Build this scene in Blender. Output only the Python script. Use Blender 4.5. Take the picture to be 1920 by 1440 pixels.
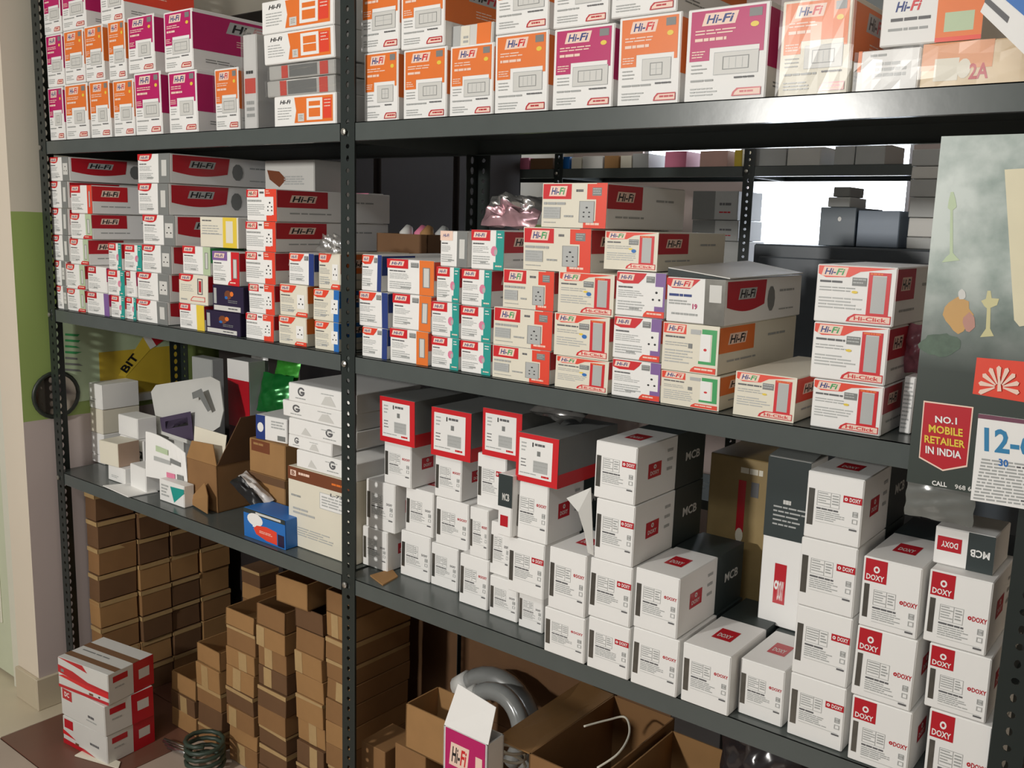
import bpy, bmesh, math, random
from mathutils import Vector, Matrix
random.seed(7)
for o in list(bpy.data.objects): bpy.data.objects.remove(o)
scene = bpy.context.scene
C = scene.collection

# ------------------------------------------------------------------ camera
FPX, YAW, PITCH, ROLL = 1772.3, 0.6610, 0.1698, -0.0281
CAM = Vector((1.4642, -1.3087, 1.495))
_f = Vector((-math.sin(YAW)*math.cos(PITCH), math.cos(YAW)*math.cos(PITCH), -math.sin(PITCH)))
_r = Vector((math.cos(YAW), math.sin(YAW), 0)); _d = _f.cross(_r)
_c, _s = math.cos(ROLL), math.sin(ROLL)
RGT = _c*_r + _s*_d; DWN = -_s*_r + _c*_d; FWD = _f
cd = bpy.data.cameras.new('camera'); cam = bpy.data.objects.new('camera', cd); C.objects.link(cam)
cd.sensor_fit = 'HORIZONTAL'; cd.sensor_width = 36; cd.lens = FPX/1920*36; cd.clip_start = .05
M3 = Matrix((RGT, -DWN, -FWD)).transposed()
cam.matrix_world = Matrix.Translation(CAM) @ M3.to_4x4()
scene.camera = cam

def at(u, v, x=None, y=None, z=None):
    """point where the line of sight through photo pixel (u, v) meets the plane x=, y= or z="""
    q = RGT*((u-960)/FPX) + DWN*((v-720)/FPX) + FWD
    ax, val = (0, x) if x is not None else ((1, y) if y is not None else (2, z))
    return CAM + q*((val-CAM[ax])/q[ax])
def px(P):
    w = Vector(P)-CAM; k = w.dot(FWD)
    return 960+FPX*w.dot(RGT)/k, 720+FPX*w.dot(DWN)/k

# ------------------------------------------------------------------ light
world = bpy.data.worlds.new('world'); scene.world = world; world.use_nodes = True
bg = world.node_tree.nodes['Background']; bg.inputs[0].default_value = (1.0, .95, .88, 1); bg.inputs[1].default_value = .16
def area(name, loc, aim, size, power, col, sizey=None):
    l = bpy.data.lights.new(name, 'AREA'); l.energy = power; l.color = col; l.size = size
    if sizey: l.shape = 'RECTANGLE'; l.size_y = sizey
    o = bpy.data.objects.new(name, l); C.objects.link(o); o.location = loc
    o.rotation_euler = (Vector(aim)-Vector(loc)).to_track_quat('-Z', 'Y').to_euler()
    return o
area('room_lamp', (-.25, -3.1, 1.95), (-.1, 0, 1.25), .16, 60, (1, .97, .92))
area('ceiling_fill', (1.2, -2.2, 2.72), (1.1, -1.2, 0), .9, 11, (.95, .98, 1), .25)  # added cool fill from overhead, not a known fixture of the room
vs = scene.view_settings
vs.view_transform = 'Standard'; vs.look = 'None'; vs.gamma = 1; vs.use_curve_mapping = False; vs.exposure = .02

# ------------------------------------------------------------------ materials
def lin(c):
    c = c/255
    return c/12.92 if c <= .04045 else ((c+.055)/1.055)**2.4
MATS = {}
def mat(name, rgb, rough=.55, metal=0, var=.06, scale=30, bump=0, spec=.5, alpha=1, trans=0, emit=0, coat=0):
    if name in MATS: return MATS[name]
    m = bpy.data.materials.new(name); m.use_nodes = True; nt = m.node_tree; N = nt.nodes; L = nt.links
    b = N['Principled BSDF']; col = tuple(lin(c) for c in rgb)+(1,)
    b.inputs['Roughness'].default_value = rough; b.inputs['Metallic'].default_value = metal
    b.inputs['Specular IOR Level'].default_value = spec
    if coat: b.inputs['Coat Weight'].default_value = coat; b.inputs['Coat Roughness'].default_value = .12
    if var or bump:
        tc = N.new('ShaderNodeTexCoord'); nz = N.new('ShaderNodeTexNoise'); nz.inputs['Scale'].default_value = scale
        nz.inputs['Detail'].default_value = 4; L.new(tc.outputs['Object'], nz.inputs['Vector'])
        mx = N.new('ShaderNodeMix'); mx.data_type = 'RGBA'
        mx.inputs['A'].default_value = tuple(max(0, c*(1-var)) for c in col[:3])+(1,)
        mx.inputs['B'].default_value = tuple(min(1, c*(1+var)) for c in col[:3])+(1,)
        L.new(nz.outputs['Fac'], mx.inputs['Factor']); L.new(mx.outputs['Result'], b.inputs['Base Color'])
        if bump:
            bp = N.new('ShaderNodeBump'); bp.inputs['Strength'].default_value = bump; bp.inputs['Distance'].default_value = .004
            L.new(nz.outputs['Fac'], bp.inputs['Height']); L.new(bp.outputs['Normal'], b.inputs['Normal'])
    else: b.inputs['Base Color'].default_value = col
    if trans: b.inputs['Transmission Weight'].default_value = trans
    b.inputs['Alpha'].default_value = alpha
    if emit:
        b.inputs['Emission Color'].default_value = col; b.inputs['Emission Strength'].default_value = emit
    MATS[name] = m
    return m
def film(name, rgb, fac, rough=.08):
    """thin clear plastic: mostly see-through with glossy glints"""
    if name in MATS: return MATS[name]
    m = bpy.data.materials.new(name); m.use_nodes = True; nt = m.node_tree; N = nt.nodes; L = nt.links
    for n in list(N):
        if n.type == 'BSDF_PRINCIPLED': N.remove(n)
    t = N.new('ShaderNodeBsdfTransparent'); g = N.new('ShaderNodeBsdfGlossy'); x = N.new('ShaderNodeMixShader')
    g.inputs['Color'].default_value = tuple(lin(c) for c in rgb)+(1,); g.inputs['Roughness'].default_value = rough
    x.inputs[0].default_value = fac
    L.new(t.outputs[0], x.inputs[1]); L.new(g.outputs[0], x.inputs[2]); L.new(x.outputs[0], N['Material Output'].inputs[0])
    MATS[name] = m
    return m
W   = mat('white_card', (243, 242, 239), .5, var=.03, scale=14)
W2  = mat('cream_card', (232, 226, 208), .5, var=.04, scale=14)
WG  = mat('grey_white_card', (214, 213, 208), .45, var=.03)
GR  = mat('grey_print', (128, 130, 128), .45)
GL  = mat('light_grey_print', (182, 184, 182), .4)
TX  = mat('faint_text_grey', (168, 170, 168), .5, var=0)
TD  = mat('dark_text', (98, 98, 100), .5, var=0)
BK  = mat('black_print', (28, 28, 30), .4, var=0)
RED = mat('red_print', (214, 32, 40), .38, var=.04, coat=.3)
RD2 = mat('deep_red_print', (190, 22, 38), .38, var=.04, coat=.3)
ORR = mat('orange_red_print', (235, 72, 48), .38, var=.04, coat=.3)
ORG = mat('orange_print', (236, 122, 48), .42, var=.05)
MAG = mat('magenta_print', (190, 28, 102), .42, var=.05)
TEA = mat('teal_print', (38, 158, 148), .42, var=.05)
BLU = mat('blue_print', (40, 112, 190), .42, var=.05)
NVY = mat('navy_text', (38, 60, 128), .45, var=0)
PUR = mat('purple_print', (132, 98, 160), .42, var=.05)
DPU = mat('dark_purple_print', (42, 32, 62), .35, var=.1)
YEL = mat('yellow_print', (236, 206, 70), .42, var=.04)
GRN = mat('green_print', (64, 164, 96), .42, var=.05)
PGR = mat('pale_green_print', (188, 206, 170), .45)
BRN = mat('brown_print', (120, 66, 38), .5, var=.08)
PNK = mat('pink_print', (226, 130, 160), .45)
PAL = mat('pale_glow_print', (246, 214, 196), .45, var=0)
DGN = mat('dark_slate_print', (48, 58, 58), .45, var=.06)
SIL = mat('silver_sticker', (120, 118, 112), .28, metal=.75, var=.25, scale=60)
CB  = mat('cardboard', (142, 104, 64), .8, var=.12, scale=22, bump=.1)
CB2 = mat('light_cardboard', (162, 122, 76), .8, var=.12, scale=22, bump=.1)
CB3 = mat('dark_cardboard', (108, 77, 49), .82, var=.14, scale=22, bump=.1)
CBI = mat('cardboard_inside', (120, 86, 58), .85, var=.12)
TAPE= mat('brown_packing_tape', (184, 154, 108), .22, var=.1, scale=50, spec=.6)
STEEL = mat('dark_grey_enamel', (84, 90, 88), .24, var=.1, scale=18, bump=.04)
STEELP= mat('dark_green_grey_enamel', (38, 45, 43), .36, var=.12, scale=18)
BOLT = mat('zinc_bolt', (190, 188, 180), .3, metal=.9)
CLEAR = film('clear_wrap', (255, 255, 255), .045, .32)
FOIL = mat('silver_foil', (205, 203, 200), .2, metal=.85, var=.15, scale=40)

# ------------------------------------------------------------------ objects
def tag(o, label=None, cat=None, group=None, kind=None):
    if label: o['label'] = label
    if cat: o['category'] = cat
    if group: o['group'] = group
    if kind: o['kind'] = kind
    return o
def link(name, me, parent=None, loc=None, rz=None):
    o = bpy.data.objects.new(name, me); C.objects.link(o)
    if parent: o.parent = parent
    if loc is not None: o.location = loc
    if rz is not None: o.rotation_euler = (0, 0, rz)
    return o
class MB:
    def __init__(s): s.v = []; s.f = []; s.m = []; s.mats = []
    def mi(s, m):
        if m not in s.mats: s.mats.append(m)
        return s.mats.index(m)
    def add(s, vs_, fs, m):
        k = len(s.v); i = s.mi(m); s.v += [tuple(v) for v in vs_]
        for f in fs: s.f.append(tuple(k+a for a in f)); s.m.append(i)
    def box(s, x0, y0, z0, x1, y1, z1, m):
        s.add([(x0,y0,z0),(x1,y0,z0),(x1,y1,z0),(x0,y1,z0),(x0,y0,z1),(x1,y0,z1),(x1,y1,z1),(x0,y1,z1)],
              [(0,3,2,1),(4,5,6,7),(0,1,5,4),(1,2,6,5),(2,3,7,6),(3,0,4,7)], m)
    def slab(s, pts, t, m):
        """a polygon in space given thickness t along its normal"""
        P = [Vector(p) for p in pts]; n = len(P)
        nr = Vector((0,0,0))
        for i in range(n):
            a, b = P[i], P[(i+1) % n]; nr += a.cross(b)
        nr.normalize()
        s.add(P+[p-nr*t for p in P], [tuple(range(n)), tuple(range(2*n-1, n-1, -1))]+[(i, n+i, n+(i+1) % n, (i+1) % n) for i in range(n)], m)
    def tube(s, pts, r, m, n=10, caps=True):
        P = [Vector(p) for p in pts]; rs = r if isinstance(r, (list, tuple)) else [r]*len(P)
        k = len(s.v); i_ = s.mi(m); up = Vector((0,0,1)); prev = None
        for i, p in enumerate(P):
            t = (P[min(i+1, len(P)-1)]-P[max(i-1, 0)]).normalized()
            a = (prev - t*prev.dot(t)) if prev else (up.cross(t) if abs(up.dot(t)) < .95 else Vector((1,0,0)).cross(t))
            a.normalize(); b = t.cross(a); prev = a
            for j in range(n):
                g = 2*math.pi*j/n; s.v.append(tuple(p+(a*math.cos(g)+b*math.sin(g))*rs[i]))
        for i in range(len(P)-1):
            for j in range(n):
                s.f.append((k+i*n+j, k+i*n+(j+1) % n, k+(i+1)*n+(j+1) % n, k+(i+1)*n+j)); s.m.append(i_)
        if caps:
            s.f.append(tuple(k+j for j in range(n-1, -1, -1))); s.m.append(i_)
            s.f.append(tuple(k+(len(P)-1)*n+j for j in range(n))); s.m.append(i_)
    def mesh(s, name, smooth=False, bevel=0):
        me = bpy.data.meshes.new(name); me.from_pydata(s.v, [], s.f)
        for m in s.mats: me.materials.append(m)
        me.polygons.foreach_set('material_index', s.m)
        if bevel:
            bm = bmesh.new(); bm.from_mesh(me); bmesh.ops.bevel(bm, geom=bm.edges[:], offset=bevel, segments=1, affect='EDGES'); bm.to_mesh(me); bm.free()
        if smooth: me.polygons.foreach_set('use_smooth', [True]*len(me.polygons))
        me.update(); return me
    def obj(s, name, parent=None, loc=None, rz=None, smooth=False, bevel=0):
        return link(name, s.mesh(name, smooth, bevel), parent, loc, rz)

# ------------------------------------------------------------------ flat print on box faces
TXT = {}
def text2d(t, bold=True, ital=0):
    key = (t, bold, ital)
    if key in TXT: return TXT[key]
    cu = bpy.data.curves.new('lettering', 'FONT'); cu.body = t; cu.shear = ital; cu.resolution_u = 2
    if bold: cu.offset = .025
    o = bpy.data.objects.new('lettering', cu); C.objects.link(o)
    dg = bpy.context.evaluated_depsgraph_get(); me = o.evaluated_get(dg).to_mesh()
    P = [(v.co.x, v.co.y) for v in me.vertices]; F = [tuple(p.vertices) for p in me.polygons]
    o.evaluated_get(dg).to_mesh_clear(); bpy.data.objects.remove(o); bpy.data.curves.remove(cu)
    x0 = min(p[0] for p in P); x1 = max(p[0] for p in P); y0 = min(p[1] for p in P); y1 = max(p[1] for p in P)
    TXT[key] = ([((a-x0)/(x1-x0), 1-(b-y0)/(y1-y0)) for a, b in P], F)
    return TXT[key]
class Pr:
    """print laid out in fractions of the face: x to the right, y down from the top"""
    def __init__(s, seed=0): s.it = []; s.L = 0; s.rn = random.Random(seed)
    def raw(s, P, F, m): s.L += 1; s.it.append((P, F, m, s.L))
    def poly(s, P, m): s.raw(P, [tuple(range(len(P)))], m)
    def rect(s, x0, y0, x1, y1, m): s.poly([(x0,y0),(x0,y1),(x1,y1),(x1,y0)], m)
    def para(s, x0, y0, x1, y1, m, k=.06): s.poly([(x0+k,y0),(x0,y1),(x1-k,y1),(x1,y0)], m)
    def ell(s, cx, cy, rx, ry, m, n=14): s.poly([(cx+rx*math.cos(-2*math.pi*i/n), cy+ry*math.sin(-2*math.pi*i/n)) for i in range(n)], m)
    def ring(s, cx, cy, rx, ry, k, m, n=16, a0=0, a1=2*math.pi):
        P = []; F = []
        for i in range(n+1):
            a = a0+(a1-a0)*i/n
            P += [(cx+rx*math.cos(a), cy+ry*math.sin(a)), (cx+rx*k*math.cos(a), cy+ry*k*math.sin(a))]
        s.raw(P, [(2*i, 2*i+1, 2*i+3, 2*i+2) for i in range(n)], m)
    def frame(s, x0, y0, x1, y1, t, m, ty=None):
        ty = ty or t
        s.raw([(x0,y0),(x1,y0),(x1,y1),(x0,y1),(x0+t,y0+ty),(x1-t,y0+ty),(x1-t,y1-ty),(x0+t,y1-ty)], [(0,4,5,1),(1,5,6,2),(2,6,7,3),(3,7,4,0)], m)
    def pill(s, x0, y0, x1, y1, m):
        s.poly([(x0+.18*(x1-x0),y0),(x0+.04*(x1-x0),y0+.5*(y1-y0)),(x0,y1),(x1,y1),(x1,y0)], m)
    def text(s, t, x0, y0, x1, y1, m, bold=True, ital=0):
        P, F = text2d(t, bold, ital); s.raw([(x0+a*(x1-x0), y0+b*(y1-y0)) for a, b in P], F, m)
    def lines(s, x0, y0, x1, y1, n, m, fill=.55, wl=.12):
        P = []; F = []; dy = (y1-y0)/n
        for i in range(n):
            x = x0; end = x0+(x1-x0)*s.rn.uniform(.6, 1)
            while x < end:
                w = min(s.rn.uniform(.4, 1.6)*wl*(x1-x0)*2, x1-x)
                k = len(P); a = y0+i*dy; b = a+dy*fill
                P += [(x,a),(x,b),(x+w,b),(x+w,a)]; F.append((k,k+1,k+2,k+3)); x += w+.03*(x1-x0)
        s.raw(P, F, m)
    def hifi(s, x0, y0, x1, y1, glow=PAL, a=NVY, b=RED):
        if glow: s.para(x0-.16*(x1-x0), y0-.22*(y1-y0), x1+.16*(x1-x0), y1+.22*(y1-y0), glow, .12*(x1-x0))
        k = x0+.56*(x1-x0)
        s.text('Hi-', x0, y0, k, y1, a, True, .25); s.text('Fi', k, y0, x1, y1, b, True, .25)
    def onto(s, fn, name, parent, warp=None):
        mb = MB()
        for P, F, m, l in s.it:
            V3 = [fn(a, b, .0003+l*.00005) for a, b in P]
            if warp: V3 = [warp(v) for v in V3]
            mb.add(V3, F, m)
        return mb.obj(name, parent)

# ------------------------------------------------------------------ a carton
def carton(name, label, x0, x1, y0, dep, z0, z1, front=None, side=None, top=None, body=W, rz=0, group=None, cat='box',
           jit=.0012, seed=0, plate=True, open_top=False, inside=None, tape=False, back_dark=None):
    z0 += .0008; w, h = x1-x0-.0012, z1-z0-.0004; rn = random.Random(seed*7919+int(1e4*abs(x0))+int(1e4*z1))
    k1, k2, k3 = (rn.uniform(-jit, jit) for _ in range(3))
    def warp(p):       # slight racking of the board, faces stay flat
        return Vector((p[0]+k1*p[2]/max(h, .03)+k2*p[1]/dep, p[1]+k3*p[2]/max(h, .03), p[2]))
    X, Y = w/2, dep/2
    bm = bmesh.new()
    if open_top:
        t = .003
        mb = MB()
        for a in ((-X,-Y,0,X,Y,t), (-X,-Y,0,X,-Y+t,h), (-X,Y-t,0,X,Y,h), (-X,-Y,0,-X+t,Y,h), (X-t,-Y,0,X,Y,h)): mb.box(*a, body)
        me = mb.mesh(name); bm.from_mesh(me); bpy.data.meshes.remove(me)
    else:
        bmesh.ops.create_cube(bm, size=1)
        for v in bm.verts: v.co = Vector((v.co.x*2*X, v.co.y*2*Y, (v.co.z+.5)*h))
        bmesh.ops.bevel(bm, geom=bm.edges[:], offset=min(.0014, h*.1), segments=1, affect='EDGES')
        if plate:   # closing flap on the end, a touch proud of the tube of the box
            e = .0016; r = bmesh.ops.create_cube(bm, size=1)
            for v in r['verts']: v.co = Vector((v.co.x*(w-2*e), -Y-.0003+v.co.y*.0008, e+(v.co.z+.5)*(h-2*e)))
    for v in bm.verts: v.co = warp(v.co)
    me = bpy.data.meshes.new(name); bm.to_mesh(me); bm.free(); me.materials.append(body)
    o = link(name, me, None, ((x0+x1)/2, y0+Y, z0), rz)
    tag(o, label, cat, group)
    if front: front(w, h).onto(lambda a, b, e: (-X+a*w, -Y-.0007-e, h*(1-b)), 'front_print', o, warp)
    if side: side(dep, h).onto(lambda a, b, e: (X+e, -Y+a*dep, h*(1-b)), 'side_print', o, warp)
    if top: top(w, dep).onto(lambda a, b, e: (-X+a*w, Y-b*dep, h+e), 'top_print', o, warp)
    if back_dark:
        q = MB(); a = -Y+.56*dep; q.add([warp(p) for p in ((X+.0003, a, 0), (X+.0003, Y, 0), (X+.0003, Y, h+.0002), (X+.0003, a, h+.0002), (-X, a, h+.0002), (-X, Y, h+.0002))], [(0,1,2,3), (3,2,5,4)], back_dark); sl = q.obj('dark_sleeve', o)
        T = text2d('MCB'); q = MB(); q.add([warp((X+.0006, -Y+dep*(.70+.22*s_), h*(.46+.16*(1-t_)))) for s_, t_ in T[0]], T[1], WG); q.obj('lettering', sl)
    if tape:
        mb = MB(); e = -Y-.0006; k = rn.random()
        if k < .6: a, b, c, d = -X, X, h*rn.uniform(.78, .86), h-.0004            # strip along the top edge, wrapped round the corner
        else: a = rn.uniform(-X, X*.2); b = a+w*.28; c, d = .001, h-.0004        # strip down the end
        mb.add([warp(p) for p in ((a, e, c), (b, e, c+h*rn.uniform(-.05, .05)*(k < .6)), (b, e, d), (a, e, d))], [(0,1,2,3)], TAPE)
        if k < .6: mb.add([warp(p) for p in ((X+.0006, -Y, c), (X+.0006, Y, c), (X+.0006, Y, d), (X+.0006, -Y, d))], [(0,1,2,3)], TAPE)
        mb.obj('tape', o)
    return o

def smooth_path(P, n=8):
    P = [Vector(p) for p in P]; Q = [P[0]]+P+[P[-1]]; R = []
    for i in range(1, len(Q)-2):
        for k in range(n):
            t = k/n; a, b, c, d = Q[i-1], Q[i], Q[i+1], Q[i+2]
            R.append(.5*((2*b)+(c-a)*t+(2*a-5*b+4*c-d)*t*t+(3*b-a-3*c+d)*t*t*t))
    return R+[P[-1]]
# ------------------------------------------------------------------ print designs
def plate_front(col, var=0, narrow=False):
    def fn(w, h):
        p = Pr(var*13+int(w*1e4)); 
        p.rect(.05, .03, .95, .43, col); p.rect(.05, .43, .30, .56, col); p.rect(.90, .43, .95, .50, col)
        p.hifi(.24, .08, .58, .17, PAL, NVY, NVY if col is MAG else RED)
        p.rect(.76, .055, .91, .14, GR); p.ell(.83, .22, .05, .028, YEL)
        p.lines(.11, .235, .62, .30, 2, PAL, .4); p.lines(.11, .32, .50, .36, 1, PAL, .8)
        p.lines(.08, .455, .27, .54, 3, PAL, .4)
        q = [(.36,.90), (.40,.86), (.34,.92), (.30,.90), (.44,.84)][var % 5]
        p.rect(q[0], .48, q[1], .72, WG); p.frame(q[0], .48, q[1], .72, .008, GL)
        m = (q[0]+q[1])/2; d = [.16, .10, .2, .22, .12][var % 5]; p.frame(m-d, .53, m+d, .67, .012, GR, .008)
        if var % 2: p.rect(m-.005, .54, m+.005, .66, GL); p.rect(m-d+.02, .598, m+d-.02, .603, GL)
        else:
            for i in range(1, 4): p.rect(m-d+2*d*i/4-.004, .545, m-d+2*d*i/4+.004, .655, GL)
        p.lines(.08, .60, .28, .72, 3, TX, .3); p.lines(.08, .76, .55, .80, 1, TX, .5); p.lines(.62, .75, .9, .78, 1, TD, .6)
        p.lines(.08, .85, .45, .95, 3, GL, .4)
        p.pill(.60, .87, .95, .955, RD2); p.pill(.63, .885, .94, .945, PAL); p.lines(.70, .90, .92, .93, 1, RD2, .7)
        return p
    return fn
def plate_side(col):
    def fn(d, h):
        p = Pr(3); p.rect(.0, .06, 1, .66, col); p.hifi(.32, .14, .62, .28, GL, BK, RD2); p.lines(.36, .42, .6, .54, 3, PAL, .35)
        p.lines(.1, .8, .4, .88, 2, GR, .35); return p
    return fn
def flat_plate_front(var=0):
    def fn(w, h):
        p = Pr(var+40); k = .34+.02*(var % 3)
        p.text('Hi-Fi', .10, .13, .28, .26, BK, True, .25); p.lines(.06, .38, k-.05, .82, 5, TX, .3)
        p.poly([(k,.07),(k+.03,.5),(k,.9),(.95,.9),(.95,.07)], ORG); p.rect(.80, .16, .93, .8, ORR)
        p.rect(.54, .13, .79, .83, W); p.rect(.575, .23, .755, .73, ORG)
        if var == 0: p.rect(.575, .38, .755, .45, W); p.rect(.575, .55, .755, .62, ORG)
        elif var == 1: p.rect(.575, .46, .755, .49, W)
        else:
            p.rect(.65, .23, .675, .73, W); p.rect(.575, .46, .755, .49, W)
            for a in (.60, .70):
                for b in (.33, .58): p.rect(a, b, a+.025, b+.06, GRN)
        p.rect(k+.06, .60, .50, .86, WG); p.lines(k+.08, .66, .48, .82, 3, GR, .3); p.lines(.82, .2, .92, .5, 3, PAL, .3)
        return p
    return fn
def logo(p, kind, col, x1=.46, y1=.27):
    if kind == 'oval':
        n = 10; P = [(0,0)]+[(0, y1*.75)]+[(x1*math.sin(math.pi/2*i/n), y1*.75+y1*.25*math.sin(math.pi*i/n)*1-.75*y1*(i/n)**3) for i in range(1, n+1)]
        p.poly(P, col)
    elif kind == 'swoosh': p.poly([(.02,.02),(.02,y1*.8),(.16,y1),(x1,y1*.95),(x1+.1,y1*.5),(x1+.16,.02)], col)
    else: p.rect(.0, .0, x1, y1, col)
    w_ = x1*.5; c_ = x1*.47; p.para(c_-w_*.72, y1*.2, c_+w_*.72, y1*.72, PAL, .03); p.text('Hi-Fi', c_-w_*.5, y1*.3, c_+w_*.5, y1*.64, NVY, True, .25)
def sock(p, x0, y0, x1, y1, kind):
    W_, H_ = x1-x0, y1-y0; P = lambda a, b: (x0+a*W_, y0+b*H_)
    if kind == 'five': pts = [(.5,.28,.1),(.28,.52,.08),(.72,.52,.08),(.28,.74,.08),(.72,.74,.08)]
    else: pts = [(.5,.3,.1),(.26,.66,.09),(.74,.66,.09)]
    for a, b, r in pts:
        q = P(a, b); p.ell(q[0], q[1], r*W_, r*W_*1.1, BK, 8)
def hc_front(strip=GR, x=.68, logok='oval', lcol=RED, pic='switch', pill=None, badge=False, extra=None, seed=0, foot=None, lx=.46):
    def fn(w, h):
        p = Pr(seed+int(w*1e4))
        logo(p, logok, lcol, lx)
        if strip:
            p.rect(x, .0, 1, 1, strip)
        if pic == 'switch': p.rect(x+.07, .2, .92, .78, WG); p.frame(x+.07, .2, .92, .78, .02, GR)
        elif pic == 'sock3': p.rect(x+.04, .26, .94, .74, WG); sock(p, x+.04, .26, .94, .74, 'three')
        elif pic == 'tallsw': p.frame(x, .14, .95, .84, .045, RED); p.rect(x+.045, .19, .905, .79, GL)
        elif pic == 'flower': p.ell(x-.05, .52, .1, .13, PNK, 9); p.ell(x+.0, .55, .05, .08, GL, 8)
        elif pic == 'plug': p.rect(x-.1, .3, x+.16, .74, W); sock(p, x-.1, .3, x+.16, .74, 'three')
        if badge: p.rect(x-.18, .08, x-.02, .22, GR); p.lines(x-.17, .1, x-.03, .2, 2, GL, .4)
        p.lines(.06, .33, .40, .38, 1, TD, .7); p.lines(.06, .42, x-.22, .60, 4, TX, .35); p.lines(.06, .66, x-.18, .90, 4, GL, .45)
        p.lines(.3, .80, .52, .85, 1, TX, .7)
        if extra == 'teal': p.rect(x-.06, .80, 1, 1, strip); p.lines(x, .88, .95, .94, 1, PAL, .6); p.lines(x+.05, .08, .95, .24, 2, W, .35)
        if foot: p.pill(.56, .84, .99, .97, foot); p.pill(.59, .86, .98, .955, PAL); p.text('Hi-Click', .66, .875, .95, .945, foot, True)
        if pill: p.pill(.58, .85, 1, .99, pill); p.lines(.66, .89, .95, .95, 1, PAL, .6)
        return p
    return fn
def hc_side(col=RD2, long=False, txt='Hi-Fi'):
    def fn(d, h):
        p = Pr(9)
        if long:
            n = 10; p.poly([(.02,.04)]+[(.02+.46*i/n, .60+.12*math.sin(math.pi*i/n)) for i in range(n+1)]+[(.50,.04)], col)
            p.para(.15, .2, .38, .45, GL, .02); p.text(txt, .17, .23, .36, .42, BK, True, .25)
            p.ell(.57, .5, .05, .3, GR, 10); p.lines(.68, .3, .92, .4, 1, TX, .5); p.lines(.68, .76, .94, .82, 1, TX, .5)
        else:
            p.rect(0, .03, .42, .56, col); p.para(.1, .17, .33, .40, PAL, .02); p.text(txt, .12, .2, .31, .38, BK, True, .25)
            p.lines(.1, .72, .5, .80, 1, TX, .5); p.lines(.6, .3, .9, .4, 1, TX, .5)
        return p
    return fn
def plus_front(seed=0):       # white with red rear strip and plus-shaped steps
    def fn(w, h):
        p = Pr(seed); p.rect(0, .02, .40, .26, RED); p.hifi(.08, .08, .33, .20, PAL, BK, RED)
        p.rect(.62, 0, .84, .24, ORR); p.rect(.84, 0, 1, 1, ORR); p.rect(.66, .82, .88, 1, ORR); p.rect(.70, .24, .90, .80, W)
        sock(p, .64, .28, .92, .80, 'five'); p.lines(.45, .08, .58, .2, 1, TD, .5)
        p.lines(.04, .34, .5, .42, 1, TX, .7); p.lines(.04, .48, .6, .86, 6, GL, .4); p.lines(.66, .05, .8, .18, 2, PAL, .4); return p
    return fn
def socket_front(seed=0):
    def fn(w, h):
        p = Pr(seed); p.rect(0, 0, 1, 1, W2); p.rect(.01, .02, .46, .36, RED); p.hifi(.14, .10, .36, .26, PAL, NVY, GRN)
        p.lines(.53, .14, .65, .22, 1, TD, .7); p.rect(.84, 0, 1, 1, ORR); p.rect(.70, .02, .84, .36, ORR); p.rect(.78, .10, .92, .28, GR); p.lines(.79, .12, .91, .27, 3, GL, .35)
        p.rect(.66, .84, 1, 1, ORR); p.lines(.70, .88, .90, .96, 1, PAL, .6)
        p.rect(.59, .40, .82, .88, GL); p.frame(.59, .40, .82, .88, .008, GR); sock(p, .61, .42, .80, .86, 'five')
        p.lines(.03, .43, .44, .50, 1, TX, .8); p.rect(.03, .54, .30, .80, GL); p.lines(.04, .56, .29, .8, 4, TX, .4); p.lines(.36, .72, .54, .78, 1, TX, .7); p.lines(.04, .88, .34, .91, 1, TX, .6)
        return p
    return fn
def click_front(seed=0, cream=True, badge=True, blue=True):
    def fn(w, h):
        p = Pr(seed)
        if cream: p.rect(0, 0, 1, 1, W2)
        p.poly([(.02,.02),(.02,.16),(.12,.22),(.42,.2),(.55,.10),(.98,.02)], ORR); p.hifi(.10, .06, .36, .17, PAL, NVY, GRN)
        p.frame(.66, .10, .93, .84, .05, RED, .05); p.rect(.71, .16, .88, .79, GL); p.lines(.68, .11, .9, .14, 1, ORG, .9)
        if badge: p.rect(.46, .2, .64, .34, GR); p.lines(.47, .22, .63, .33, 2, GL, .4)
        p.lines(.05, .27, .44, .32, 1, TD, .7); p.lines(.05, .38, .5, .48, 2, TX, .35); p.lines(.05, .56, .6, .78, 4, GL, .4)
        if blue: p.ell(.56, .5, .045, .05, BLU, 8)
        p.ell(.5, .45, .04, .025, YEL, 8); p.pill(.42, .82, .97, .96, RED); p.pill(.46, .84, .96, .945, PAL); p.text('Hi-Click', .52, .86, .92, .93, RED, True)
        return p
    return fn
def bracket_front(seed=0):
    def fn(w, h):
        p = Pr(seed); p.rect(0, 0, 1, 1, W2); p.rect(.01, .02, .42, .22, ORR); p.hifi(.10, .06, .36, .17, PAL, NVY, RED)
        p.rect(.70, .08, .96, .18, GRN); p.rect(.88, .18, .96, .78, GRN); p.rect(.66, .74, .96, .80, GRN); p.rect(.68, .18, .86, .74, W); p.ell(.77, .5, .03, .03, RED, 8)
        p.rect(.50, .10, .68, .2, GL); p.lines(.05, .27, .40, .32, 1, TD, .7); p.lines(.05, .4, .46, .5, 2, TX, .35); p.lines(.05, .56, .55, .86, 5, GL, .4)
        p.rect(.47, .40, .54, .5, GR); p.pill(.52, .86, .97, .98, ORR); p.lines(.6, .89, .92, .95, 1, PAL, .6); return p
    return fn
def bulb_front(w, h):      # dark photographic print
    p = Pr(5); p.rect(0, 0, 1, 1, DPU); p.rect(.03, .12, .12, .72, GL); p.ell(.5, .35, .12, .18, BRN, 9); p.ell(.62, .3, .06, .1, ORG, 7); p.ell(.44, .46, .05, .06, BLU, 7)
    p.rect(.03, .78, .9, .97, WG); p.lines(.5, .85, .8, .91, 1, TD, .8); p.lines(.5, .55, .8, .68, 2, GR, .4); return p
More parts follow.
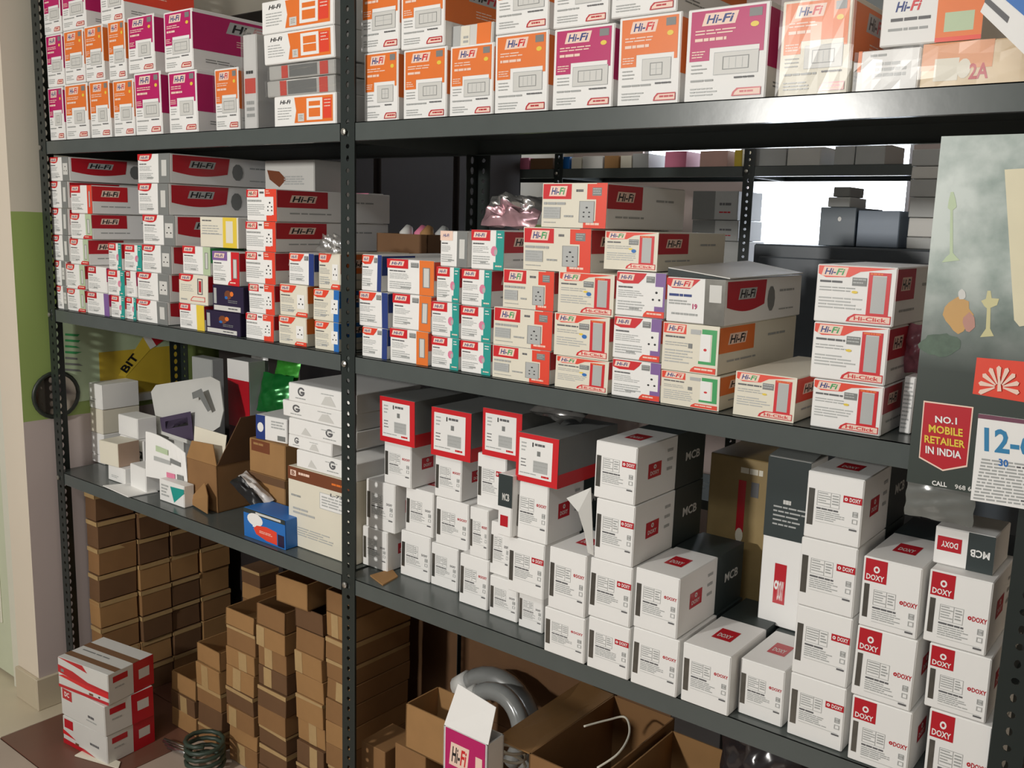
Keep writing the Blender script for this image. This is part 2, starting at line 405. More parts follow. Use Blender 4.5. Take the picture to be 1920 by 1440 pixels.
def yellow_front(w, h):
    p = Pr(6); p.rect(0, 0, 1, 1, W2); p.rect(.60, .0, .96, 1, YEL); p.rect(.68, .12, .86, .84, W2); p.lines(.05, .28, .5, .62, 4, TX, .35); p.lines(.05, .1, .3, .16, 1, TD, .7); p.rect(.02, .56, .58, .58, TX); return p
def red_device_front(w, h):
    p = Pr(8); p.rect(0, 0, 1, 1, W2); logo(p, 'oval', RED, .5); p.lines(.06, .36, .5, .62, 4, TX, .3); p.frame(.64, .12, .82, .66, .03, TD); p.rect(.69, .2, .77, .58, RD2); p.pill(.40, .74, .9, .9, RED); p.pill(.43, .76, .88, .88, W2); p.lines(.06, .84, .36, .92, 1, TX, .6); return p
def doxy_front(style=0, seed=0):
    def fn(w, h):
        p = Pr(seed+style)
        if style == 2:      # big red corner square
            p.rect(.04, .02, .42, .34, RD2); p.ring(.24, .16, .055, .05, .5, W, 10); p.text('DOXY', .07, .235, .38, .315, W)
            p.rect(.05, .38, .14, .86, SIL); a, b = .22, .44
            p.text('DOXY', .74, .50, .97, .57, RD2); p.ring(.70, .535, .032, .028, .35, RD2, 8)
        else:
            p.rect(.04, .25, .15, .80, SIL); a, b = .20, .27
            if style == 0: p.rect(.66, .27, .985, .37, RD2); p.text('DOXY', .77, .29, .96, .35, W); p.ring(.71, .32, .03, .026, .4, W, 8)
            elif style == 1: p.text('DOXY', .74, .33, .96, .385, RD2); p.ring(.70, .357, .028, .026, .35, RD2, 8)
            else: p.text('DOXY', .72, .40, .92, .45, TD)
        e = b+.22
        p.frame(a, b, .60, e, .006, TX, .006); p.rect(.44, b, .447, e, TX)
        p.lines(a+.02, b+.02, .43, e-.02, 5, TX, .38); p.lines(.47, b+.03, .58, e-.03, 4, TX, .45)
        p.lines(a, e+.025, .62, e+.06, 1, TD, .7); p.lines(a, e+.07, .70, e+.22, 5, TX, .42, .1)
        p.frame(.84, e-.01, .93, e+.07, .012, TX); p.frame(.84, e+.10, .93, e+.17, .012, GL); p.rect(.86, e+.01, .91, e+.05, GL)
        p.rect(a, e+.235, .9, e+.24, GL); p.rect(.80, e+.25, .93, e+.275, TD)
        return p
    return fn
def doxy_side(dark=True):
    def fn(d, h):
        p = Pr(2); p.rect(.16, .36, .34, .62, RD2); p.text('DOXY', .19, .50, .31, .57, WG); p.ring(.25, .43, .02, .04, .4, WG, 8)
        p.lines(.42, .2, .5, .7, 3, GL, .3)
        return p
    return fn
def doxy_top(w, d):
    p = Pr(4); p.rect(.30, .62, .70, .80, RD2); p.text('DOXY', .36, .70, .64, .76, WG); return p
def redframe_front(w, h):
    p = Pr(11); p.rect(0, 0, 1, 1, RED); p.rect(.07, .10, .86, .88, W); p.text('I', .38, .16, .41, .25, BK); p.lines(.44, .17, .70, .23, 1, TD, .8); p.rect(.50, .32, .58, .42, GR)
    p.lines(.12, .18, .24, .4, 3, GL, .4); p.lines(.12, .52, .26, .72, 3, TD, .3); p.rect(.42, .52, .76, .76, GL); p.lines(.42, .54, .76, .76, 3, TX, .2); p.lines(.1, .80, .5, .83, 1, TX, .6); p.lines(.62, .80, .84, .85, 1, RED, .8); return p
def redframe_side(d, h):
    p = Pr(12); p.rect(0, 0, 1, 1, GR); p.rect(0, .72, 1, 1, RED); return p
def flatc_front(var=0):
    def fn(w, h):
        p = Pr(var+60); cx = .62 if var == 2 else .2
        p.ring(cx, .4, .055, .24, .6, TD, 14, .5, 5.8); p.rect(cx-.01, .38, cx+.05, .5, TD); p.lines(cx-.09, .74, cx+.1, .82, 1, TX, .7)
        p.poly([(.5,.85),(.56,.4),(.64,.35),(.72,.85)], WG) if var != 2 else p.poly([(.2,.85),(.26,.4),(.36,.85)], WG); p.lines(.5, .25, .7, .35, 1, GL, .5); return p
    return fn
def brownband_front(w, h):
    p = Pr(70); p.rect(0, 0, 1, .16, BRN); p.rect(.04, .04, .13, .11, PAL); p.text('B', .06, .05, .11, .10, BRN); p.lines(.17, .05, .34, .10, 1, PAL, .6); p.lines(.68, .07, .9, .11, 1, ORG, .6)
    p.rect(.5, .22, .98, .42, W); p.frame(.5, .22, .98, .42, .006, GL); p.text('L-73', .66, .20, .84, .24, TD); p.lines(.53, .26, .95, .40, 4, GL, .5); p.lines(.05, .34, .2, .38, 1, TX, .6); p.lines(.08, .5, .42, .60, 2, GL, .5); p.lines(.1, .74, .7, .86, 4, GL, .4); return p
def bulbbox_front(w, h):
    p = Pr(71); p.rect(0, 0, 1, 1, BLU); p.rect(0, 0, 1, .16, DGN); p.rect(.3, .04, .9, .12, WG); p.ell(.28, .32, .19, .22, W, 16); p.rect(.22, .45, .36, .58, W)
    p.poly([(.24,.62),(.32,.5),(.55,.44),(.80,.5),(.80,.94),(.55,.92),(.3,.8)], ORR); p.lines(.38, .64, .72, .74, 2, PAL, .4); p.rect(.82, .55, .97, .96, DPU); return p
def red_white_long(w, h):
    p = Pr(72); p.rect(.04, .08, .26, .42, RD2); p.text('DC', .09, .16, .2, .32, W); p.lines(.62, .56, .82, .66, 1, TD, .8); p.lines(.58, .72, .86, .78, 1, TX, .6); return p
def red_wave(w, h):
    p = Pr(73); p.poly([(0,0),(0,.25),(.3,.32),(.6,.5),(1,.55),(1,.68),(.5,.62),(.2,.56),(0,.5),(0,0),(.5,0),(.6,.2)], RD2)
    p.poly([(0,.62),(.2,.66),(.6,.75),(1,.78),(1,.62),(.5,.6),(.1,.55)], RED); p.rect(0, .9, 1, 1, RD2); p.rect(.06, .36, .12, .46, GR); p.rect(.62, .82, .7, .89, BRN); p.ell(.82, .85, .02, .03, BK, 8); return p
def red_wave_low(w, h):
    p = Pr(74); p.rect(.04, .08, .24, .40, RD2); p.lines(.62, .5, .82, .6, 1, TD, .8); p.poly([(0,.5),(.14,.58),(.3,.7),(0,.66)], RED); p.poly([(0,.82),(.5,.86),(.8,.99),(.8,1),(0,1)], RD2); p.rect(.28,.78,.36,.86,BRN); return p
def red_white_side(w, h):
    p = Pr(75); p.rect(.1, .14, .42, .34, RD2); p.lines(.14, .5, .34, .58, 1, TX, .6); p.rect(.54, 0, 1, 1, RD2); p.rect(.66, .3, .9, .62, WG); return p
def lid_stripes(w, d):
    p = Pr(76); p.rect(0, .3, 1, .46, CBI); p.rect(0, .72, 1, .86, CBI); p.lines(.1, .55, .8, .6, 1, GR, .6); return p
# ------------------------------------------------------------------ the room
H1, H2, H3 = 1.679, 1.216, .737          # top faces of the shelves
XL, XM, XR, YB = -1.239, 0.0, 1.305, .417  # post positions, back of the rack
WX = -1.27                                # face of the left wall
def banded(name, z0, z1, top, mid, low):
    m = bpy.data.materials.new(name); m.use_nodes = True; N = m.node_tree.nodes; L = m.node_tree.links
    b = N['Principled BSDF']; b.inputs['Roughness'].default_value = .6
    g = N.new('ShaderNodeNewGeometry'); s = N.new('ShaderNodeSeparateXYZ'); L.new(g.outputs['Position'], s.inputs[0])
    nz = N.new('ShaderNodeTexNoise'); nz.inputs['Scale'].default_value = 9; L.new(g.outputs['Position'], nz.inputs['Vector'])
    ad = N.new('ShaderNodeMath'); ad.operation = 'MULTIPLY_ADD'; ad.inputs[1].default_value = .006; L.new(nz.outputs['Fac'], ad.inputs[0]); L.new(s.outputs['Z'], ad.inputs[2])
    dv = N.new('ShaderNodeMath'); dv.operation = 'DIVIDE'; dv.inputs[1].default_value = 3; L.new(ad.outputs[0], dv.inputs[0])
    r = N.new('ShaderNodeValToRGB'); r.color_ramp.interpolation = 'CONSTANT'; e = r.color_ramp.elements
    e[0].position = 0; e[0].color = tuple(lin(c) for c in low)+(1,); e[1].position = z0/3; e[1].color = tuple(lin(c) for c in mid)+(1,)
    k = e.new(z1/3); k.color = tuple(lin(c) for c in top)+(1,)
    L.new(dv.outputs[0], r.inputs[0]); L.new(r.outputs[0], b.inputs['Base Color'])
    return m
def struct(mb, name, **k): return tag(mb.obj(name, **k), kind='structure')
zg0, zg1 = at(72, 790, x=WX).z, at(60, 400, x=WX).z
BAND = banded('painted_wall_bands', zg0, zg1, (212, 206, 190), (150, 172, 98), (196, 182, 178))
CREAM = mat('cream_wall_paint', (226, 214, 196), .6, var=.03, scale=6, bump=.02)
PINKW = mat('pale_pink_wall_paint', (206, 188, 182), .65, var=.03, scale=6)
SKIRT = mat('beige_tile', (196, 184, 160), .3, var=.06, scale=8)
FY0, FY1, FX0, FX1 = -3.6, 2.65, -3.0, 3.3
mb = MB(); mb.box(FX0, FY0, -.06, FX1, FY1, -.006, mat('grey_grout', (120, 108, 98), .8)); floor = struct(mb, 'floor')
tb = mat('brown_floor_tile', (112, 76, 62), .35, var=.12, scale=10); tc_ = mat('cream_floor_tile', (204, 192, 168), .32, var=.06, scale=8); tg = mat('beige_floor_tile', (176, 160, 146), .35, var=.07, scale=8)
tm = {}
for m in (tb, tc_, tg):
    q = MB(); q.box(0, 0, -.006, .4245, .4245, 0, m); tm[m] = q.mesh('floor_tile', bevel=.0012)
for k in range(-2, 5):
    for j in range(-3, 3):
        m = tb if (k == 0 and j >= 0) else (tc_ if k < 0 else tg)
        link('floor_tile', tm[m], floor, (-1.197+k*.4275, -.225+j*.4275, 0))
mb = MB(); mb.box(FX0, FY0, 2.8, FX1, FY1, 2.86, mat('white_ceiling_paint', (225, 222, 214), .7)); struct(mb, 'ceiling')
mb = MB(); x0, y0 = WX-.13, -.075
mb.add([(WX,y0,0),(WX,FY1,0),(WX,FY1,2.8),(WX,y0,2.8)], [(0,1,2,3)], BAND)
mb.add([(x0,y0,0),(WX,y0,0),(WX,y0,2.8),(x0,y0,2.8),(x0,FY1,0),(x0,FY1,2.8),(WX,FY1,0),(WX,FY1,2.8)], [(0,1,2,3),(4,0,3,5),(6,4,5,7)], CREAM)
struct(mb, 'wall_left')
mb = MB(); mb.box(WX, y0-.012, 0, WX+.011, 2.6, .1, SKIRT); struct(mb, 'baseboard_left', bevel=.002)
mb = MB(); mb.box(x0, y0-.012, 0, WX, y0, .1, SKIRT); struct(mb, 'baseboard_front', bevel=.002)
# door beside the pillar
mb = MB(); dpaint = mat('off_white_door_paint', (222, 220, 204), .45, var=.03)
mb.box(x0-.9, -.045, .01, x0-.07, -.005, 2.05, mat('pale_green_door_paint', (206, 212, 186), .5, var=.03)); door = struct(mb, 'door_1', bevel=.003)
q = MB()
q.box(x0-.07, -.062, 0, x0-.004, .02, 2.12, dpaint); q.box(x0-.97, -.062, 0, x0-.90, .02, 2.12, dpaint); q.box(x0-.97, -.062, 2.05, x0-.004, .02, 2.12, dpaint); q.obj('door_frame', door, bevel=.002)
q = MB()
for z in (.18, .78, 1.4): q.box(x0-.82, -.05, z, x0-.16, -.044, z+.5, dpaint)
q.obj('door_panel', door, bevel=.003)
mb = MB(); mb.box(FX0, .02, 0, x0, .1, 2.8, CREAM); struct(mb, 'wall_front')
# back wall with its windows
WB = 2.65; wl, wr = at(1398, 400, y=WB).x, at(1702, 400, y=WB).x
wz0, wz1, vz0, vx0 = 1.12, 2.05, 1.76, at(1205, 300, y=WB).x
mb = MB()
for a in ((WX, 0, vx0, 2.8), (vx0, 0, wl, vz0), (vx0, wz1, wr, 2.8), (wl, 0, wr, wz0), (wr, 0, FX1, 2.8)):
    mb.box(a[0], WB, a[1], a[2], WB+.12, a[3], PINKW)
struct(mb, 'wall_back')
SKYP = mat('bright_daylight_glass', (236, 244, 255), .3, var=0, emit=7.0)
ALU = mat('white_window_frame', (205, 208, 212), .4)
for i, (a, b, c, d) in enumerate(((wl, wz0, wr, wz1), (vx0, vz0, wl-.03, wz1))):
    mb = MB(); mb.box(a, WB+.05, b, c, WB+.056, d, SKYP); w_ = struct(mb, 'window_%d' % (i+1))
    q = MB()
    for r in ((a, b, a+.02, d), (c-.02, b, c, d), (a, b, c, b+.02), (a, d-.02, c, d)): q.box(r[0], WB+.02, r[1], r[2], WB+.06, r[3], ALU)
    q.obj('window_frame', w_)
mb = MB(); mb.box(FX1, FY0, 0, FX1+.1, FY1+.12, 2.8, CREAM); struct(mb, 'wall_right')

# ------------------------------------------------------------------ slotted steel racks
def angle_post(h, sx, t=.04):
    """L-shaped post with a row of holes in both flanges; origin at the outer front corner, front flange runs along sx"""
    bm = bmesh.new(); pitch = .0235; n = int(h/pitch); rng = [(1,0),(.7,.7),(0,1),(-.7,.7),(-1,0),(-.7,-.7),(0,-1),(.7,-.7)]
    for fl in (0, 1):
        for i in range(n):
            zc = (i+.5)*pitch; oc = [(t,.5),(t,1),(t/2,1),(0,1),(0,.5),(0,0),(t/2,0),(t,0)]
            slot = i % 2; rx, rz = ((.0054, .0048) if slot else (.0042, .0062)) if fl == 0 else (.0064, .0088)
            def P(a, z): return Vector((sx*a, 0, z)) if fl == 0 else Vector((0, a, z))
            O = [bm.verts.new(P(a, (i+b)*pitch)) for a, b in oc]
            I = [bm.verts.new(P(t/2+rx*c, zc+rz*s)) for c, s in rng]
            for j in range(8):
                k = (j+1) % 8; bm.faces.new((O[j], O[k], I[k], I[j]))
    bmesh.ops.remove_doubles(bm, verts=bm.verts[:], dist=1e-5)
    bmesh.ops.recalc_face_normals(bm, faces=bm.faces[:])
    bmesh.ops.solidify(bm, geom=bm.faces[:], thickness=.0018)
    me = bpy.data.meshes.new('post'); bm.to_mesh(me); bm.free(); me.materials.append(STEELP); return me
def shelf_mesh(x0, x1, y0, y1, lip=.035):
    mb = MB(); t = .0016
    mb.box(x0, y0, -t, x1, y1, 0, STEEL); mb.box(x0, y0, -lip, x1, y0+t, 0, STEEL); mb.box(x0, y1-t, -lip, x1, y1, 0, STEEL)
    mb.box(x0, y0+t, -lip, x1, y0+.014, -lip+t, STEEL); mb.box(x0, y1-.014, -lip, x1, y1-t, -lip+t, STEEL)
    mb.box(x0, y0, -lip, x0+t, y1, 0, STEEL); mb.box(x1-t, y0, -lip, x1, y1, 0, STEEL)
    return mb.mesh('shelf')
def bolt_mesh():
    mb = MB(); mb.tube([(0,0,0),(0,-.003,0),(0,-.0045,0)], [.0072,.0068,.003], BOLT, 8); return mb.mesh('bolt', smooth=False)
BM = bolt_mesh()
def rack(label, xs, y0, y1, zs, h, lip=.035, rear=None):
    root = bpy.data.objects.new('storage_rack', None); C.objects.link(root); root.location = (xs[0], y0, 0)
    tag(root, label, 'rack')
    pa, pb = angle_post(h, 1), angle_post(h, -1)
    for i, x in enumerate(xs):
        last = i == len(xs)-1
        link('post', pb if last else pa, root, (x-xs[0], -.0022, 0))
        if rear and i not in rear: continue
        o = link('post', pa if last else pb, root, (x-xs[0], y1-y0+.0022, 0)); o.rotation_euler = (0, 0, math.pi)
    for i in range(len(xs)-1):
        a = xs[i]-xs[0]+(.003 if i == 0 else .006); b = xs[i+1]-xs[0]-.003
        me = shelf_mesh(a, b, 0, y1-y0, lip)
        for z in zs: link('shelf', me, root, (0, 0, z))
    for i, x in enumerate(xs):
        for z in zs:
            dx = -.012 if i == len(xs)-1 else .012
            link('bolt', BM, root, (x-xs[0]+dx, -.004, z-.018))
    return root
rack('dark grey slotted steel shelving rack packed with cartons', (XL, XM, XR), 0, YB, (H1, H2, H3), 2.2)
ZB = at(1300, 313, y=1.8).z
rack('dark steel rack in the back room before the bright window', (-1.25, -.77, .03, .83), 1.8, 2.15, (ZB, 1.15, .5), 2.1, rear=(0, 3))
# ------------------------------------------------------------------ stacks of cartons on the shelves
ORD = ['bottom', 'second', 'third', 'fourth', 'fifth', 'sixth']
DES = {
 'mag': dict(front=lambda i: plate_front(MAG, i), side=plate_side(MAG), look='magenta and white plate carton', name='plate_carton'),
 'org': dict(front=lambda i: plate_front(ORG, i), side=plate_side(ORG), look='orange and white plate carton', name='plate_carton'),
 'flat': dict(front=lambda i: flat_plate_front(i), look='wide carton with orange frame picture', name='plate_carton'),
 'grey': dict(front=lambda i: hc_front(GR, .66, 'oval', RED, 'sock3' if i % 2 else 'switch', seed=i), side=hc_side(RD2, True), look='carton with red oval logo and grey strip', name='switch_carton'),
 'pale': dict(front=lambda i: hc_front(PGR, .72, 'oval', RED, 'switch', seed=i, pill=RED), side=hc_side(RD2), look='carton with pale green strip', name='switch_carton'),
 'rorg': dict(front=lambda i: hc_front(ORR, .78, 'rect', RED, 'switch', seed=i), side=hc_side(RED), look='carton with red logo and orange strip', name='switch_carton'),
 'pur': dict(front=lambda i: hc_front(PUR, .78, 'rect', RD2, None, seed=i), side=hc_side(MAG), look='small carton with purple strip', name='switch_carton'),
 'plain': dict(front=lambda i: hc_front(None, .95, 'rect', RD2, None, seed=i), side=hc_side(MAG), look='small white carton with red logo', name='switch_carton'),
 'teal': dict(front=lambda i: hc_front(TEA, .76, 'rect', RED, 'flower', extra='teal', seed=i, lx=.58), side=hc_side(RD2), look='small carton with teal strip', name='switch_carton'),
 'ylw': dict(front=lambda i: hc_front(YEL, .70, 'rect', RED, None, seed=i), side=hc_side(RD2), look='carton with yellow strip', name='switch_carton'),
 'rdev': dict(front=lambda i: red_device_front, side=hc_side(RD2), look='cream carton with red indicator picture', name='switch_carton'),
 'wgrn': dict(front=lambda i: hc_front(PGR, .74, 'rect', RED, 'switch', seed=i), side=hc_side(GRN), look='carton with red logo and green switch', name='switch_carton'),
 'yel': dict(front=lambda i: yellow_front, look='cream carton with broad yellow band', name='switch_carton'),
 'dark': dict(front=lambda i: bulb_front, body='DPU', look='dark purple carton with photo print', name='lamp_carton'),
 'hcl': dict(front=lambda i: hc_front(RED, .70, 'rect', PUR, 'switch', seed=i, pill=RED, lx=.56), side=hc_side(RD2), look='carton with red frame and purple logo', name='switch_carton'),
 'plus': dict(front=lambda i: plus_front(i), side=hc_side(RD2), look='white carton with stepped red edge', name='socket_carton'),
 'brn': dict(front=lambda i: hc_front(None, .74, 'swoosh', ORR, 'plug', seed=i, pill=ORR), side=hc_side(ORG), look='cream carton with orange side', name='socket_carton', body='W2'),
 'blue': dict(front=lambda i: hc_front(BLU, .80, 'swoosh', ORR, 'plug', seed=i), side=hc_side(BLU), look='carton with blue strip', name='socket_carton', body='W2'),
 'navy': dict(front=lambda i: hc_front(NVY, .80, 'swoosh', ORR, None, seed=i, badge=True), side=hc_side(NVY), look='white carton with navy strip', name='switch_carton'),
 'onge': dict(front=lambda i: hc_front(ORG, .70, 'rect', RED, 'switch', seed=i, badge=True), side=hc_side(ORR), look='carton with orange strip and grey switch', name='switch_carton'),
 'slat': dict(front=lambda i: hc_front(GR, .62, 'rect', PAL, 'switch', seed=i), look='grey and white carton with faded logo', name='switch_carton'),
 'sock': dict(front=lambda i: socket_front(i), side=hc_side(RD2), look='red and cream carton with five-pin socket', name='socket_carton'),
 'clik': dict(front=lambda i: click_front(i), side=hc_side(RED), look='cream carton with red framed switch', name='switch_carton', body='W2'),
 'clkw': dict(front=lambda i: click_front(i, False, True, False), side=hc_side(RD2), look='white carton with tall red switch frame', name='switch_carton'),
 'vio': dict(front=lambda i: hc_front(PUR, .80, 'swoosh', RED, 'plug', seed=i, badge=True, pill=ORR), side=hc_side(ORR), look='carton with violet corner and plug picture', name='socket_carton'),
 'brak': dict(front=lambda i: bracket_front(i), side=hc_side(ORG), look='cream carton with green bracket', name='socket_carton', body='W2'),
 'lilac': dict(front=lambda i: hc_front(GR, .62, 'oval', RED, 'switch', seed=i), side=hc_side(RD2, True), look='carton with silver end picture', name='switch_carton', body='W'),
 'small': dict(front=lambda i: click_front(i, True, True, False), side=hc_side(ORR), look='low cream carton with violet switch frame', name='switch_carton', body='W2'),
 'dxA': dict(front=lambda i: doxy_front(0, i), side=doxy_side(), top=doxy_top, look='white breaker carton with red name bar', name='breaker_carton'),
 'dxT': dict(front=lambda i: doxy_front(1, i), side=doxy_side(), top=doxy_top, look='white breaker carton with red lettering', name='breaker_carton'),
 'dxG': dict(front=lambda i: doxy_front(3, i), side=doxy_side(), top=doxy_top, look='white breaker carton with grey lettering', name='breaker_carton'),
 'dxS': dict(front=lambda i: doxy_front(2, i), side=doxy_side(), top=doxy_top, look='white breaker carton with red corner square', name='breaker_carton'),
 'rfr': dict(front=lambda i: redframe_front, side=redframe_side, look='red bordered carton with white label', name='breaker_carton', body='GR'),
}
NB = [0]
PLACED = []
def stack(where, y, dep, z0, items, rz=0, group=None, single=None):
    """items bottom to top: (left px, right px, top px at the left edge, design[, y[, depth]])"""
    n = len(items); z = z0
    for i, it in enumerate(items):
        uL, uR, vT, d = it[:4]; yy = it[4] if len(it) > 4 and it[4] is not None else y; dd = it[5] if len(it) > 5 else dep
        D = DES[d]; P1 = at(uL, vT, y=yy); z1 = P1.z
        if z1 < z+.025: z1 = z+.05
        vm = vT+.5*(px((P1.x, yy, z))[1]-vT)
        x0, x1 = at(uL, vm, y=yy).x, at(uR, vm+ (uR-uL)*.1, y=yy).x
        for q in PLACED:      # leave neighbours on the same level a hair of air
            if q[4] < z1-.004 and q[5] > z+.004 and q[2] < yy+dd and q[3] > yy:
                if q[0] < x0 < q[1] and q[1]-x0 < .02: x0 = q[1]+.0008
                if q[0] < x1 < q[1] and x1-q[0] < .02: x1 = q[0]-.0008
        PLACED.append((x0, x1, yy, yy+dd, z, z1))
        NB[0] += 1
        r = random.Random(NB[0]).uniform(-.006, .006)+rz
        pos = 'standing' if n == 1 else (ORD[i]+' in stack')
        lab = single or '%s, %s %s' % (D['look'], pos, where)
        carton(D['name'], lab, x0, x1, yy, dd, z, z1, front=D['front'](i+NB[0] % 3) if d not in ('flat',) else D['front'](i), side=D.get('side'), top=D.get('top') if i == n-1 or True else None,
               body=globals()[D.get('body', 'W')], back_dark=DGN if d[:2] == 'dx' else None, rz=r, group=group, seed=NB[0])
        z = z1
    return z
G1 = 'switch plate cartons on the top shelf'
# --- top shelf, bay by the green wall
stack('against the corner post, top shelf', .012, .26, H1, [(93,121,165,'mag'), (88,119,67,'mag'), (82,114,-25,'mag')])
stack('beside the corner post stack', .012, .26, H1, [(123,166,159,'org'), (121,158,59,'org'), (116,160,-35,'mag')])
stack('by the leaning magenta carton', .012, .26, H1, [(170,208,153,'org'), (160,195,50,'org')])
z = stack('under a plain white end carton', .012, .26, H1, [(213,252,151,'org'), (196,236,42,'org')])
stack('with bare magenta side showing', .012, .28, H1, [(254,304,138,'mag'), (240,290,33,'mag')])
stack('next to the plastic wrapped packets', .012, .33, H1, [(317,371,136,'mag'), (308,362,24,'mag')])
P = at(233, 38, y=.03); carton('plate_carton', 'plain white end carton lying on orange plate cartons', at(190,38,y=.03).x, at(233,38,y=.03).x, .03, .2, PLACED[9][5], PLACED[9][5]+.14, front=plate_front(WG, 2), side=plate_side(ORR))
# flat frame cartons by the middle post
zf = stack('beside the middle post', .014, .16, H1, [(515,631,182,'flat')], single='small wide carton with four-window orange frame picture beside middle post')
# --- top shelf, long bay
tops = {}
for k, (a, b, v, d, w_) in enumerate(((683,748,100,'org','beside the middle post'), (757,839,95,'org','second from the middle post'), (843,925,88,'org','under the loose small packets'),
        (929,1030,67,'org','next to the magenta six-module carton'), (1037,1150,56,'mag','between two orange cartons'), (1160,1277,35,'org','beside the large magenta carton'), (1286,1439,20,'mag','beside the film wrapped cartons'))):
    up = {0: (677,750,-40,'org'), 1: (752,835,-40,'org'), 3: (930,1030,-80,'org'), 4: (1038,1143,-90,'mag'), 5: (1148,1272,-120,'org')}.get(k)
    tops[k] = stack(w_+' on the top shelf' if not up else w_, .03 if k < 4 else .02, .24, H1, [(a,b,v,d)]+([up] if up else []))
# --- middle shelf, bay by the green wall
Y2 = .012
stack('against the corner post', Y2, .3, H2, [(107,127,535,'grey'), (103,123,488,'grey'), (99,130,440,'grey'), (97,128,390,'grey'), (95,128,340,'grey'), (94,130,295,'grey', None, .34)])
stack('beside the grey strip cartons', Y2, .24, H2, [(128,161,540,'pale'), (125,160,494,'pale'), (132,167,447,'pale'), (133,173,400,'pale'), (133,173,347,'rorg')])
stack('beside the pale green stack', Y2, .22, H2, [(164,206,546,'pur'), (165,200,498,'plain')])
stack('beside the purple strip carton', Y2, .22, H2, [(208,234,553,'teal'), (202,234,505,'teal'), (204,229,455,'teal')])
stack('tucked beside the tall grey stack', Y2+.004, .22, H2, [(236,256,556,'teal'), (236,256,507,'plain'), (233,266,458,'teal')])
stack('amid the middle shelf', Y2, .34, H2, [(258,316,560,'grey'), (258,318,509,'grey'), (267,322,458,'grey'), (268,329,402,'grey'), (259,317,344,'grey'), (258,318,289,'grey')])
stack('beside the dark purple cartons', Y2, .22, H2, [(337,384,567,'ylw'), (336,390,512,'rdev'), (343,396,460,'wgrn'), (376,447,406,'yel')])
stack('beside the stepped red edge stack', Y2, .2, H2, [(387,452,580,'dark'), (400,458,533,'dark'), (399,450,470,'hcl')])
stack('with stepped red edges', Y2, .34, H2, [(461,514,585,'plus'), (467,516,530,'plus'), (461,517,470,'plus'), (461,518,414,'plus'), (463,520,354,'plus')])
stack('beside the blue strip cartons', Y2, .22, H2, [(523,576,590,'brn'), (525,578,531,'brn'), (542,590,473,'navy')])
stack('nearest the middle post', Y2, .22, H2, [(590,636,600,'blue'), (587,636,540,'blue'), (597,638,473,'brn')])
# --- middle shelf, long bay
stack('just past the middle post', Y2, .22, H2, [(679,727,611,'navy'), (673,729,544,'navy'), (678,716,476,'navy')])
stack('beside the teal cartons', Y2, .2, H2, [(732,804,614,'onge'), (736,809,549,'onge'), (726,815,484,'onge')])
stack('under the faded grey carton', Y2, .2, H2, [(808,860,629,'teal'), (808,862,564,'teal'), (819,863,499,'teal'), (826,878,432,'slat')])
stack('beside the five-pin socket stack', Y2, .26, H2, [(864,921,637,'teal'), (864,922,572,'teal'), (865,922,503,'teal'), (883,945,430,'teal')])
stack('topmost reaching the back room view', Y2, .26, H2, [(924,1032,645,'sock'), (926,1036,574,'sock'), (931,1040,502,'sock'), (983,1110,425,'sock'), (1017,1139,343,'sock')])
stack('beside the five-pin sockets', Y2, .22, H2, [(1042,1142,665,'clik'), (1040,1144,585,'clik'), (1047,1152,508,'clik')])
stack('beside the green bracket cartons', Y2, .24, H2, [(1146,1238,670,'vio'), (1148,1240,590,'vio'), (1154,1248,507,'vio')])
# the carton at the top of that pile
zv = PLACED[-1][5]; xa, xb = at(1127,465,y=Y2).x, at(1228,470,y=Y2).x
carton('switch_carton', 'glossy cream carton topping the violet corner stack', xa, xb, Y2+.01, .24, zv+.0005, at(1127,432,y=Y2).z, front=click_front(3), side=hc_side(RD2), body=W2, seed=91)
stack('beneath the half open carton', Y2, .3, H2, [(1240,1351,692,'brak'), (1240,1349,602,'brak')])
zbk = PLACED[-1][5]
stack('between bracket and tall frame stacks', Y2, .24, H2, [(1377,1493,694,'small')], single='low cream carton standing alone with violet switch frame')
stack('beside the hanging calendar', Y2, .2, H2, [(1521,1655,708,'clkw'), (1522,1665,602,'clkw'), (1529,1680,494,'clkw')])
# --- lower shelf, breaker cartons
stack('at the middle post', .073, .2, H3, [(680,727,984,'dxG'), (686,740,896,'dxG')])
stack('second from the middle post', .088, .2, H3, [(751,806,992,'dxG'), (760,812,911,'dxG')])
zt = max(PLACED[-1][5], PLACED[-3][5])
stack('bridging the two end stacks', .075, .2, zt, [(720,771,823,'dxT'), (713,779,741,'rfr', .06, .2)])
stack('third from the middle post', .09, .2, H3, [(808,859,1015,'dxG'), (817,879,930,'dxT'), (809,865,847,'dxT'), (809,884,761,'rfr', .075, .2)])
stack('beside the lowest red bordered carton', .058, .2, H3, [(861,915,1035,'dxT'), (881,916,948,'dxT'), (895,950,847,'dxA', .07, .2), (905,979,763,'rfr', .06, .2)])
stack('half hidden behind a forward stack', .052, .2, H3, [(917,970,1077,'dxG'), (917,956,975,'dxG', .06)])
stack('carrying the lowest red bordered carton', .03, .2, H3, [(972,1018,1100,'dxG', .046), (952,1020,1003,'dxA', .02), (963,1028,897,'dxT', .02), (968,1048,808,'rfr', .015, .19)])
stack('with the loose hanging flap', -.006, .22, H3, [(1021,1098,1136,'dxT'), (1029,1100,1023,'dxT')])
stack('four high with dark rear ends', -.006, .24, H3, [(1101,1180,1153,'dxA'), (1104,1184,1043,'dxA'), (1115,1189,932,'dxA'), (1115,1194,824,'dxA')])
stack('two high before the dark gap', -.006, .24, H3, [(1183,1271,1173,'dxT'), (1189,1273,1062,'dxT')])
stack('', -.004, .24, H3, [(1278,1370,1202,'dxT')], single='single breaker carton whose red top mark shows, beside a two-high stack')
